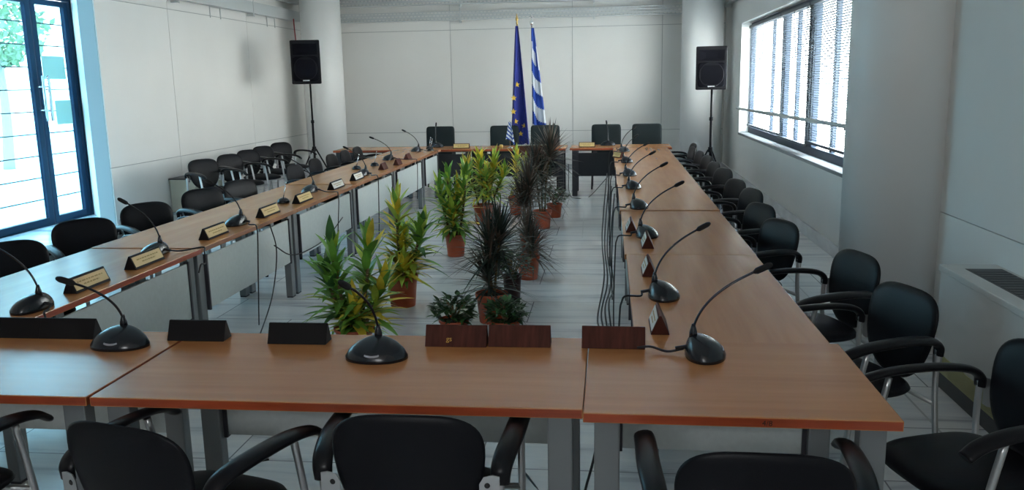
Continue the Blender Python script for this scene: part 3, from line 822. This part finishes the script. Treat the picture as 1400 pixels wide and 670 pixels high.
def make_exec(label):
    t = thing('high_back_chair', label, 'chair', (0, 0, 0), 0, 'chairs behind the far row')
    bm = B(); pillow(bm, squircle(0.245, 0.30, 48, 12), 0.03, 0.025, lambda u, v, h: Vector((u, -0.24 + h - 0.12 * (v + 0.3) * 0.6 + 0.15 * u * u, 0.73 + v))); obj('backrest', bm, EXEC, t)
    bm = B(); pillow(bm, squircle(0.25, 0.24, 40, 5), 0.05, 0.04, lambda u, v, h: Vector((u, v, 0.44 + h))); obj('seat', bm, EXEC, t)
    for sx_ in (-1, 1):
        for sy_ in (-1, 1):
            bm = B(); tube(bm, [(sx_ * 0.23, sy_ * 0.22, 0), (sx_ * 0.22, sy_ * 0.19, 0.42)], 0.014, 8); obj('leg', bm, LEGD, t)
    bm = B()
    for sx_ in (-1, 1): tube(bm, [(sx_ * 0.22, -0.19, 0.41), (sx_ * 0.215, -0.25, 0.55), (sx_ * 0.215, -0.27, 0.72)], 0.012, 8)
    obj('back_frame', bm, LEGD, t)
    return t
ex = None
for x, lb in ((-2.86, 'dark square backed chair behind the far row, leftmost of the five'), (-1.76, 'dark square backed chair behind the blue starred flag'),
              (-1.07, 'dark square backed chair right of the striped flag'), (-0.05, 'dark square backed chair second from the right in the far row'), (0.62, 'dark square backed chair rightmost in the far row')):
    if ex is None: ex = make_exec(lb); ex.location = (x, 14.05, 0); ex.rotation_euler.z = PI
    else: dup(ex, (x, 14.05, 0), PI, lb)

# ================================================================== MICROPHONES
MG = 'gooseneck conference microphones'
def edge_drop(dx, edge, drop=0.5, side=0.0):
    """cable from the unit's rear out over the table edge, 'edge' behind it, then down"""
    return [(0, -0.095, 0.022), (dx * 0.4, -max(edge * 0.6, 0.1), 0.008), (dx, -edge, 0.014), (dx + side * 0.15, -edge - 0.02, -0.01), (dx + side * 0.3, -edge - 0.03, -0.08), (dx + side * 0.8, -edge - 0.04, -drop * 0.6), (dx + side, -edge - 0.035, -drop)]
# near row, users on the viewer's side (face -Y = 180 deg)
microphone(-1.93, 3.04, 180, 'black gooseneck microphone on the near row, left one between name plates', MG, tip=(0.135, 0.06, 0.27))
microphone(-0.86, 2.95, 180, 'black gooseneck microphone in the centre of the near row', MG, tip=(0.055, 0.12, 0.30))
microphone(0.345, 3.05, -92, 'black gooseneck microphone nearest on the right, lying across the corner seam', MG, tip=(-0.02, 0.185, 0.315), cable=[(0, -0.07, 0.022), (0.0, -0.13, 0.010), (-0.02, -0.19, 0.02), (-0.02, -0.24, 0.014)])
for i, (y, f, tp) in enumerate([(3.93, -90, (-.02, .165, .32)), (5.52, -90, (-.02, .19, .33)), (6.76, -90, (-.03, .18, .33)), (8.02, -92, (0, .16, .32)), (9.12, -90, (-.02, .16, .32)), (10.6, -90, (0, .10, .31)), (12.25, -90, (0.0, .12, .32))]):
    xm = 0.25 - 0.01 * min(i, 4)
    microphone(xm, y, f, 'black gooseneck microphone on the right run, %s behind the corner one' % ordn[i], MG, tip=tp,
               cable=edge_drop(0.05, xm - (0.10 - 0.009 * i) + 0.02, 0.70, 0.12 + 0.03 * i))
for i, (x, y, tp, dr) in enumerate([(-2.69, 3.58, (-.02, .20, .33), 0.35), (-2.80, 4.88, (0.0, .16, .32), 0.12), (-2.75, 5.95, (0.0, .17, .31), 0.70), (-2.86, 7.84, (0.0, .18, .32), 0.40), (-2.75, 9.25, (0, .16, .30), 0.70), (-2.96, 11.2, (0, .20, .29), 0.5), (-2.90, 12.62, (0, .16, .30), 0.5)]):
    microphone(x, y, 90, 'black gooseneck microphone on the left run, %s from the viewer' % ordn[i], MG, tip=tp, cable=edge_drop(-0.10 if i != 1 else 0.15, -2.585 - x + 0.02, dr, -0.15))
for x, lb, tp in ((-2.76, 'dark microphone on the far row before the leftmost square chair', (0, .02, .34)), (-0.90, 'dark microphone on the far row right of the flags', (.02, .05, .31)), (-0.02, 'dark microphone on the far row before the second square chair from right', (-.02, .04, .34))):
    microphone(x, 13.45, 0, lb, MG, tip=tp)

# ================================================================== NAME PLATES
NG = 'name plates on the near row'; NL = 'name plates on the left run'; NR = 'name plates on the right run'
for x, y, f, lb, wd, tx in ((-2.455, 3.15, 0, 'brown name plate, shaded black, at the far left of the near row', False, None), (-2.215, 3.15, 0, 'brown name plate, shaded black, directly left of the left near microphone', False, None),
                        (-1.655, 3.15, 0, 'brown name plate, shaded black, right of the left near microphone', False, None), (-1.225, 3.13, 0, 'brown name plate, shaded black, before the large left plants', False, None),
                        (-0.588, 3.13, 0, 'brown name plate with small gold letters on the near row', True, 'gs'), (-0.342, 3.14, 0, 'plain brown name plate right of the one with gold letters', True, None),
                        (0.018, 3.14, -1, 'plain brown name plate on the near right table seam', True, None)):
    nameplate(x, y, f, lb, NG, wood=wd, text=tx, L=0.24)
for i, (y, cdm, ln) in enumerate(((4.02, CARD, 0.30), (4.58, CARD, 0.32), (5.47, CARD, 0.31), (6.42, CARD, 0.33), (7.20, CARD, 0.34), (8.14, CARDW, 0.34), (8.85, CARDW, 0.3))):
    nameplate(-2.70, y, 90, 'black name plate with %s card on the left run, %s from the viewer' % ('gold' if cdm is CARD else 'white', ordn[i]), NL, wood=False, card=cdm, L=ln)
for i, (y, x) in enumerate(((9.94, -2.70), (10.5, -2.66), (11.3, -2.72))):
    nameplate(x, y, 90, 'small brown name plate far along the left run, %s past the white cards' % ordn[i], NL, wood=True, L=0.2)
for i, (y, x) in enumerate(((3.42, 0.205), (4.45, 0.21), (5.20, 0.235), (5.76, 0.15))):
    nameplate(x, y, -90, 'dark name plate seen end on along the right run, %s from the viewer' % ordn[i], NR, wood=True, card=CARDW, L=0.22)
nameplate(0.12, 11.3, -60, 'small brown name plate far along the right run', NR, wood=True, card=CARD, L=0.2)
nameplate(-2.30, 13.15, 0, 'pale name plate on the far row left of the flags', 'name plates on the far row', wood=True, card=CARD, L=0.26)
nameplate(-0.34, 13.15, 0, 'gold name plate on the far row at the right', 'name plates on the far row', wood=True, card=CARD, L=0.25)

for x, y, f, lb in ((-2.84, 7.10, 0, 'black domed pen stand between gold name plates on the left run'), (-2.92, 10.35, 30, 'black domed pen stand halfway down the left run'),
                    (-2.70, 12.70, 0, 'black domed pen stand at the far end of the left run'), (-2.80, 13.10, 60, 'black domed pen stand on the far row left corner')):
    pen_stand(x, y, f, lb)
bm = B(); tube(bm, [(-2.98, 9.05, 0.742), (-2.98, 9.05, 0.93)], [0.02, 0.014], 10)
bm.free(); pen_stand(-3.03, 9.95, 0, 'black domed pen stand near the outer edge of the left run')

# ================================================================== PLANTS
broadleaf(-1.71, 5.36, 'broad leaved plant with two clumps, green and yellowing, nearest before the left run', [(-0.13, 0, 0.15, 0.92, 0.3), (-0.20, 0.06, 0.16, 0.72, 0.3), (0.13, 0.02, 0.15, 0.93, -0.05), (0.22, 0.03, 0.16, 0.66, -0.25), (0.03, -0.07, 0.13, 0.48, -0.4)], 0.13, 0.14, (0.62, 0.24, 0.14), 0.31, 0.058, 46, 11)
broadleaf(-1.64, 6.45, 'tall yellow and green plant in a terracotta pot, left row middle', [(-0.02, 0, 0.26, 1.04, -0.2), (0.18, 0.03, 0.34, 0.84, 0.35), (0.0, 0.1, 0.25, 0.7, -0.3), (0.03, -0.08, 0.25, 0.52, -0.3)], 0.122, 0.25, (0.36, 0.36, 0.28), 0.29, 0.052, 54, 13)
broadleaf(-1.565, 8.43, 'tall light green plant in a small terracotta pot, left row', [(-0.06, 0, 0.25, 1.05, 0.1), (0.12, 0.05, 0.25, 1.08, 0.05), (-0.02, -0.05, 0.25, 0.7, -0.3), (0.03, 0.08, 0.25, 0.9, 0.0), (-0.16, 0.04, 0.3, 0.9, 0.1)], 0.105, 0.23, (0.55, 0.33, 0.12), 0.28, 0.042, 60, 14)
broadleaf(-1.55, 10.4, 'bushy lime green plant in a terracotta pot, far left row', [(-0.05, 0, 0.3, 1.06, -0.1), (0.14, 0.05, 0.3, 1.02, -0.1), (-0.22, 0.02, 0.3, 0.95, -0.1), (0.05, -0.08, 0.3, 0.85, -0.2), (0.27, 0.0, 0.35, 0.88, -0.1)], 0.135, 0.25, (0.36, 0.45, 0.19), 0.29, 0.044, 64, 15)
broadleaf(-1.22, 11.2, 'yellow green plant farthest along the left row of pots', [(0.0, 0, 0.3, 0.98, -0.2), (0.12, 0.05, 0.3, 0.85, -0.3)], 0.12, 0.24, (0.25, 0.45, 0.3), 0.25, 0.045, 45, 16)
dracaena(-0.86, 6.02, 'spiky dark dracaena in a terracotta pot, nearest of the right row', [(-0.01, 0.02, 0.58), (0.06, 0.05, 0.62), (-0.02, 0.0, 0.36)], 0.115, 0.22, 0.36, 110, 21, W=0.019)
bush(-0.775, 6.62, 'dark leafy plant in a brown pot behind the nearest dracaena', 0.15, 0.13, 0.16, 0.42, 0.075, 0.22, 130, 22, 0, POTD)
dracaena(-0.72, 7.42, 'small purple dracaena in a terracotta pot, right row', [(0.0, 0, 0.40), (0.04, 0.03, 0.30)], 0.10, 0.21, 0.32, 95, 23, mats=[LP, LPD], W=0.018)
dracaena(-0.80, 8.45, 'slender brown dracaena in the middle of the right row', [(0.0, 0, 0.72), (-0.06, 0.03, 0.55)], 0.10, 0.22, 0.38, 120, 24, mats=[LP, LPD], W=0.02)
dracaena(-0.80, 10.1, 'tall brown dracaena near the far end of the right row', [(-0.08, 0, 0.78), (0.10, 0.03, 0.92), (0.0, 0.03, 0.6)], 0.11, 0.22, 0.42, 120, 25, mats=[LP, LPD], W=0.022)
bush(-0.71, 10.95, 'white flowered bush in a terracotta pot at the far end', 0.20, 0.17, 0.16, 0.40, 0.10, 0.18, 170, 26, 3)
bush(-1.06, 5.55, 'low white flowered bush behind the near row, left one', 0.145, 0.14, 0.10, 0.32, 0.10, 0.15, 230, 27, 4)
bush(-0.70, 5.55, 'low dark leafy bush behind the near row, right one', 0.13, 0.13, 0.10, 0.29, 0.10, 0.15, 210, 28, 0)

# ================================================================== SPEAKERS
def speaker_stand(x, y, ztop, label):
    t = thing('speaker_stand', label, 'speaker stand', (x, y, 0), 0.3, 'speaker stands')
    bm = B(); tube(bm, [(0, 0, 0.12), (0, 0, 1.15)], 0.019, 12); tube(bm, [(0, 0, 1.15), (0, 0, ztop)], 0.0155, 12); obj('pole', bm, SPK, t)
    bm = B(); lathe(bm, [(0.03, 0), (0.034, 0.01), (0.034, 0.07), (0.03, 0.08)], 16, c=(0, 0, 0.64)); obj('collar', bm, SPK, t)
    for zc_, rc_ in ((1.12, 0.027), (0.20, 0.03)):
        bm = B(); lathe(bm, [(rc_, 0), (rc_ + 0.002, 0.01), (rc_, 0.05)], 16, c=(0, 0, zc_)); obj('collar', bm, SPK, t)
    for k in range(3):
        a = k * 2 * PI / 3 + 0.5; c, s = math.cos(a), math.sin(a)
        bm = B(); tube(bm, [(0.03 * c, 0.03 * s, 0.68), (0.40 * c, 0.40 * s, 0.02)], 0.013, 8); tube(bm, [(0.03 * c, 0.03 * s, 0.22), (0.24 * c, 0.24 * s, 0.305)], 0.009, 6); lathe(bm, [(0.02, 0), (0.022, 0.02), (0.012, 0.035)], 10, c=(0.40 * c, 0.40 * s, 0)); obj('leg', bm, SPK, t)
def loudspeaker(x, y, z, face, label, w_=0.45, h=0.68):
    t = thing('loudspeaker', label, 'loudspeaker', (x, y, z), math.radians(face), 'loudspeakers on stands')
    d = 0.34; wb = w_ * 0.66
    bm = B()
    lo = [(-w_ / 2, -d / 2), (w_ / 2, -d / 2), (wb / 2, d / 2), (-wb / 2, d / 2)]
    a = [bm.verts.new((p, q, 0)) for p, q in lo]; b = [bm.verts.new((p, q, h)) for p, q in lo]
    bm.faces.new(a[::-1]); bm.faces.new(b)
    for i in range(4): bm.faces.new((a[i], a[(i + 1) % 4], b[(i + 1) % 4], b[i]))
    bevel(bm, 0.022, 3); obj('cabinet', bm, SPK, t)
    bm = B(); pillow(bm, [(p * 1.0, q) for p, q in squircle(w_ * 0.435, h * 0.285, 40, 8)], 0.018, 0.004, lambda u, v, hh: Vector((u, -d / 2 - hh - 0.001, h * 0.345 + v)), p=9); g = obj('grille', bm, SPKG, t)
    bm = B(); R_ = w_ * 0.36
    ring = [(R_, 0.0), (R_ + 0.008, 0.006), (R_ + 0.016, 0.0)]; lathe(bm, ring, 40, M=Matrix.Translation((0, -d / 2 - 0.018, h * 0.35)) @ Matrix.Rotation(PI / 2, 4, 'X')); obj('woofer_ring', bm, SPK, t)
    # horn: four flared walls around a throat
    bm = B(); y0 = -d / 2 - 0.004; zc = h * 0.79
    outer = [(-w_ * 0.40, zc - h * 0.125), (w_ * 0.40, zc - h * 0.125), (w_ * 0.40, zc + h * 0.125), (-w_ * 0.40, zc + h * 0.125)]; inn = [(-w_ * 0.18, zc - h * 0.06), (w_ * 0.18, zc - h * 0.06), (w_ * 0.18, zc + h * 0.06), (-w_ * 0.18, zc + h * 0.06)]
    A = [bm.verts.new((p, y0 - 0.012, q)) for p, q in outer]; Bv = [bm.verts.new((p, y0, q)) for p, q in inn]
    for i in range(4): bm.faces.new((A[i], A[(i + 1) % 4], Bv[(i + 1) % 4], Bv[i]))
    bm.faces.new(Bv); obj('horn', bm, SPKG, t)
    bm = B(); box(bm, -w_ * 0.11, w_ * 0.11, -d / 2 - 0.024, -d / 2 - 0.018, h * 0.065, h * 0.095); o = obj('badge', bm, SILVER, t); o['label'] = 'small silver maker badge'
    return t
speaker_stand(-5.06, 14.2, 1.779, 'black tripod speaker stand beside the far left column')
loudspeaker(-5.06, 14.14, 1.78, 8, 'black loudspeaker on a tripod before the far left column', 0.50, 0.72)
speaker_stand(1.53, 13.2, 1.579, 'black tripod speaker stand beside the far right column')
loudspeaker(1.50, 13.14, 1.58, -3, 'black loudspeaker on a tripod before the far right column', 0.46, 0.63)

# ================================================================== FLAGS
def draped_flag(bm, top, zb, wtop, wbot, fn_mat, seed, lean=(0, 0), nu=30, nv=90):
    """cloth hanging from a pole top; folds deepen towards the hem"""
    rr = random.Random(seed); ph = [rr.uniform(0, 6) for _ in range(4)]
    V = []
    for j in range(nv + 1):
        v = j / nv; z = top[2] + (zb - top[2]) * v; wd = wtop + (wbot - wtop) * v ** 0.9; row = []
        for i in range(nu + 1):
            u = i / nu
            fold = 0.35 * wd * (math.sin(u * 9 + ph[0] + v * 1.5) * 0.5 + math.sin(u * 17 + ph[1]) * 0.18)
            row.append(bm.verts.new((top[0] + lean[0] * v + wd * (u - 0.5) + 0.02 * math.sin(u * 9 + ph[2]) * v, top[1] + lean[1] * v + fold - 0.04, z - 0.05 * math.sin(u * 5 + ph[3]) * v)))
        V.append(row)
    for j in range(nv):
        for i in range(nu):
            f = bm.faces.new((V[j][i], V[j][i + 1], V[j + 1][i + 1], V[j + 1][i])); f.smooth = True
            f.material_index = fn_mat((i + .5) / nu, (j + .5) / nv)
    return V
def flag_pole(t, top, fin, bx):
    bm = B(); tube(bm, [(bx, 0.02, 0.03), top], 0.014, 10); obj('pole', bm, BRASS if fin is BRASS else SILVER, t)
    bm = B(); lathe(bm, [(0.0, -0.03), (0.016, -0.025), (0.02, 0.0), (0.012, 0.02), (0.022, 0.04), (0.028, 0.065), (0.016, 0.10), (0.006, 0.15), (0, 0.16)] if fin is BRASS else [(0.0, -0.03), (0.014, -0.02), (0.03, 0.01), (0.034, 0.035), (0.026, 0.06), (0.008, 0.075), (0.008, 0.10), (0.0, 0.11)], 16, c=top); 
    if fin is not BRASS: box(bm, top[0] - 0.045, top[0] + 0.045, top[1] - 0.008, top[1] + 0.008, top[2] + 0.115, top[2] + 0.135); box(bm, top[0] - 0.01, top[0] + 0.01, top[1] - 0.008, top[1] + 0.008, top[2] + 0.08, top[2] + 0.17)
    obj('finial', bm, fin, t)
    bm = B(); lathe(bm, [(0.0, 0), (0.115, 0), (0.115, 0.015), (0.05, 0.04), (0.025, 0.10), (0.016, 0.10)], 24, c=(bx, 0.02, 0)); obj('base', bm, BRASS if fin is BRASS else SILVER, t)
def star(bm, c, r, M=None, th=0.004):
    pts = []
    for k in range(10):
        a = PI / 2 + k * PI / 5; q = r if k % 2 == 0 else r * 0.42
        pts.append((c[0] + q * math.cos(a), c[2] + q * math.sin(a)))
    f = [bm.verts.new((x, c[1] - th, z)) for x, z in pts]; b = [bm.verts.new((x, c[1] + th * 3, z)) for x, z in pts]
    bm.faces.new(f); bm.faces.new(b[::-1])
    for i in range(10): bm.faces.new((f[i], f[(i + 1) % 10], b[(i + 1) % 10], b[i]))
FY = 15.4
t = thing('european_flag', 'dark blue flag with gold stars hanging on a brass pole', 'flag', (-1.63, FY, 0), 0, 'flags on poles behind the far row')
flag_pole(t, (0.0, 0.0, 2.78), BRASS, -0.02)
bm = B(); V = draped_flag(bm, (0.0, -0.02, 2.72), 0.60, 0.05, 0.38, lambda u, v: 0, 4, (0.03, 0))
SB = [(0.42, 0.485, 0.055), (0.22, 0.585, 0.058), (0.20, 0.69, 0.058), (0.34, 0.785, 0.055), (0.73, 0.85, 0.05), (0.50, 0.90, 0.05)]
SP = [(V[int(v * 90)][int(u * 30)].co.copy(), r) for u, v, r in SB]
bm.normal_update(); cloth = obj('cloth', bm, EUBLUE, t)
for p, r in SP:
    bm = B(); star(bm, p + Vector((0, -0.02, 0)), r); obj('star', bm, EUSTAR, cloth)
t = thing('greek_flag', 'blue and white striped flag hanging on a silver pole', 'flag', (-1.37, FY, 0), 0, 'flags on poles behind the far row')
flag_pole(t, (0.0, 0.0, 2.74), SILVER, 0.0)
def gr(u, v):
    if v < 0.16: return 0 if v > 0.015 and u > 0.3 else 1 if v > 0.11 else 0
    s = (v * 2.14 - u * 0.24)
    if v < 0.36 and u > 0.62: return 0 if (u < 0.86) else 1
    k = (s - 0.28) / 0.245
    return 1 if int(math.floor(k)) % 2 == 0 else 0
bm = B(); draped_flag(bm, (0.02, -0.02, 2.68), 0.60, 0.05, 0.30, gr, 9, (0.12, 0)); obj('cloth', bm, [GRBLUE, GRWHITE], t)

# small table flag
t = thing('table_flag', 'small striped desk flag on the far middle table', 'flag', (-1.53, 13.12, 0.7406))
bm = B(); lathe(bm, [(0, 0), (0.045, 0), (0.045, 0.012), (0.012, 0.02), (0.006, 0.03)], 20); obj('base', bm, SILVER, t)
bm = B(); tube(bm, [(0, 0, 0.02), (0.0, 0, 0.42)], 0.004, 8); obj('pole', bm, SILVER, t)
bm = B(); draped_flag(bm, (0.0, 0.03, 0.40), 0.10, 0.04, 0.17, lambda u, v: 1 if int(math.floor((v * 1.0 - u * 0.35) * 9)) % 2 == 0 else 0, 3, (0.01, 0), 16, 40); obj('cloth', bm, [GRBLUE, GRWHITE], t)
t = thing('desk_panel', 'glossy brown panel with pale edges on the far middle table front', 'panel', (-1.13, 12.93, 0.60))
bm = B(); box(bm, -0.27, 0.27, -0.012, 0.012, 0, 0.19); bevel(bm, 0.004); obj('board', bm, BROWNP, t)
bm = B(); box(bm, -0.28, 0.28, -0.03, 0.06, 0.19, 0.205); box(bm, -0.27, 0.12, -0.02, -0.008, -0.012, 0.008); obj('edge_strip', bm, SILVER, t)
for x, r, lb in ((-1.66, 0.028, 'small brass cup beside the desk flag'), (-1.40, 0.035, 'small silver dish right of the desk flag')):
    bm = B(); lathe(bm, [(0, 0), (r * 0.8, 0), (r, 0.03), (r * 0.9, 0.06), (r * 0.85, 0.06), (r * 0.8, 0.01), (0, 0.008)], 18); tag(obj('cup', bm, BRASS if 'brass' in lb else SILVER, None, (x, 13.05, 0.7406)), lb, 'cup')

# ================================================================== CABLE TRAYS
def perforated(bm, L, H, px=0.075, rows=3, off=0.0):
    """perforated strip in local x (length) and z; returns quads around slots"""
    n = int(L / px); rz = H / rows
    for r in range(rows):
        sh = px / 2 if r % 2 else 0
        for i in range(n):
            x0 = i * px + sh - px / 2; x1 = x0 + px; z0 = r * rz; z1 = z0 + rz
            a, b = x0 + px * 0.18, x1 - px * 0.18; c, d = z0 + rz * 0.32, z1 - rz * 0.32
            O = [bm.verts.new((x, 0, z)) for x, z in ((x0, z0), (x1, z0), (x1, z1), (x0, z1))]; I = [bm.verts.new((x, 0, z)) for x, z in ((a, c), (b, c), (b, d), (a, d))]
            for k in range(4): bm.faces.new((O[k], O[(k + 1) % 4], I[(k + 1) % 4], I[k]))
def cable_tray(label, loc, rotz, L, H=0.17, holes=True):
    t = thing('cable_tray', label, 'cable tray', loc, rotz, 'wall cable trays')
    bm = B()
    if holes: perforated(bm, L, H)
    else: box(bm, 0, L, 0, 0.003, 0, H)
    box(bm, 0, L, 0.003, 0.10, 0.0, 0.004); box(bm, 0, L, 0.003, 0.10, H - 0.004, H)
    obj('channel', bm, TRAY, t)
    k = 0.5
    while k < L:
        bm = B(); box(bm, k - 0.02, k + 0.02, 0.005, 0.115, -0.05, -0.002); box(bm, k - 0.012, k + 0.012, -0.006, -0.001, -0.06, H + 0.06); obj('bracket', bm, TRAY, t); k += 2.6
    return t
cable_tray('perforated cable tray across the end wall, lower one', (-6.0, 16.84, 2.96), 0, 8.05)
cable_tray('perforated cable tray across the end wall, upper one', (-6.0, 16.84, 3.26), 0, 8.05, 0.2)
cable_tray('grey cable tray along the left wall, lower one', (-6.05, 8.7, 2.99), PI / 2, 8.0, 0.19, False)
cable_tray('grey cable tray along the left wall, upper one', (-6.05, 8.5, 3.32), PI / 2, 8.2, 0.19, False)
cable_tray('grey cable tray along the right wall', (2.08, 16.7, 3.05), -PI / 2, 9.0, 0.17, False)
for y in (13.0, 15.25):
    bm = B()
    for k in (0, 0.36): tube(bm, [(-6.17, y + k, 3.0), (-6.17, y + k, 2.82)], 0.008, 6)
    tube(bm, [(-6.17, y, 2.99), (-6.17, y + 0.36, 2.99)], 0.008, 6)
    tag(obj('wire_hook', bm, TRAY), 'bent wire hook under the left tray, %s one' % ('nearer' if y < 14 else 'farther'), 'hook', 'wire hooks on the left wall')
bm = B(); tube(bm, smooth_path([(-5.93, 15.95, 3.0), (-5.90, 15.9, 2.7), (-5.60, 15.2, 2.4), (-5.1, 14.45, 2.1)], 6), 0.012, 8)
tag(obj('speaker_cable', bm, REDC), 'red cable hanging from the tray to the left loudspeaker', 'cable')

# ================================================================== CONVECTOR, HEATER
t = thing('convector', 'cream fan convector under the right wall beside the column', 'heater', (1.99, 3.55, 0))
bm = B(); box(bm, -0.14, 0.155, -1.35, 1.33, 0.10, 0.66); bevel(bm, 0.008); obj('casing', bm, CONV, t)
bm = B(); box(bm, -0.15, 0.157, -1.36, 1.34, 0.66, 0.695); bevel(bm, 0.006); obj('top_panel', bm, CONV, t)
bm = B()
for k in range(44): box(bm, -0.05, 0.12, -1.20 + k * 0.054, -1.164 + k * 0.054, 0.695, 0.699)
box(bm, -0.06, 0.13, -1.22, 1.21, 0.692, 0.6965); o = obj('top_grille', bm, CONVG, t); o['label'] = 'dark top grille'
bm = B(); box(bm, -0.13, 0.15, -1.34, 1.32, 0.0, 0.10); o = obj('plinth', bm, CONVG, t)
bm = B()
box(bm, -0.146, -0.138, -1.25, 1.28, 0.10, 0.20)
for s0 in (-1.2, -0.35, 0.5):
    for k in range(10): box(bm, -0.149, -0.145, s0, s0 + 0.6, 0.108 + k * 0.009, 0.1115 + k * 0.009)
o = obj('vent', bm, CONVY, t); o['label'] = 'yellowish lower vent'
t = thing('wall_heater', 'low cream heater box on the left wall behind the first wall chair', 'heater', (-5.99, 11.9, 0))
bm = B(); box(bm, -0.18, 0.19, -0.6, 0.6, 0.02, 0.48); bevel(bm, 0.012); obj('casing', bm, HEAT, t)
bm = B(); box(bm, -0.19, 0.2, -0.61, 0.61, 0.48, 0.50); bevel(bm, 0.004); obj('top_panel', bm, CONVG, t)

# ================================================================== LOOSE CABLES
def loose(label, pts, r=0.005, name='floor_cable'):
    bm = B(); tube(bm, smooth_path(pts, 8), r, 6); tag(obj(name, bm, CABLE), label, 'cable', 'loose cables')
loose('black cable hanging from the left run down to the floor', [(-2.56, 6.1, 0.72), (-2.53, 6.12, 0.5), (-2.50, 5.9, 0.2), (-2.42, 5.4, 0.006), (-2.3, 5.0, 0.006)])
loose('black cable sagging along the left run panels', [(-2.545, 6.12, 0.55), (-2.53, 6.4, 0.42), (-2.53, 6.8, 0.38), (-2.53, 7.3, 0.40), (-2.54, 7.8, 0.5)])
for i in range(4):
    x = 0.03 - 0.025 * i; o_ = 0.03 * i
    loose('black cable hanging along the inner edge of the right run, %s of four' % ordn[i], [(x + 0.02, 8.0 + 0.6 * i, 0.69), (x - 0.02, 7.2 + 0.3 * i, 0.30), (x + 0.01, 6.4, 0.18 + o_), (x - 0.03, 5.6, 0.25 - o_), (x, 5.0, 0.10 + o_), (x - 0.02, 4.2, 0.006)], 0.006)
loose('black cable curling under the gap beside the short corner table', [(-0.05, 2.95, 0.60), (-0.04, 2.95, 0.45), (-0.08, 2.98, 0.25), (-0.15, 3.1, 0.006), (-0.4, 3.6, 0.006)])
loose('black cables on the floor under the left near table', [(-1.6, 3.6, 0.006), (-2.0, 3.4, 0.006), (-2.3, 3.3, 0.2), (-2.4, 3.28, 0.6)])
loose('black cable on the floor under the far right table', [(-0.62, 13.0, 0.5), (-0.6, 12.9, 0.05), (-0.45, 12.7, 0.006), (-0.3, 12.9, 0.006), (0.0, 13.2, 0.3)])
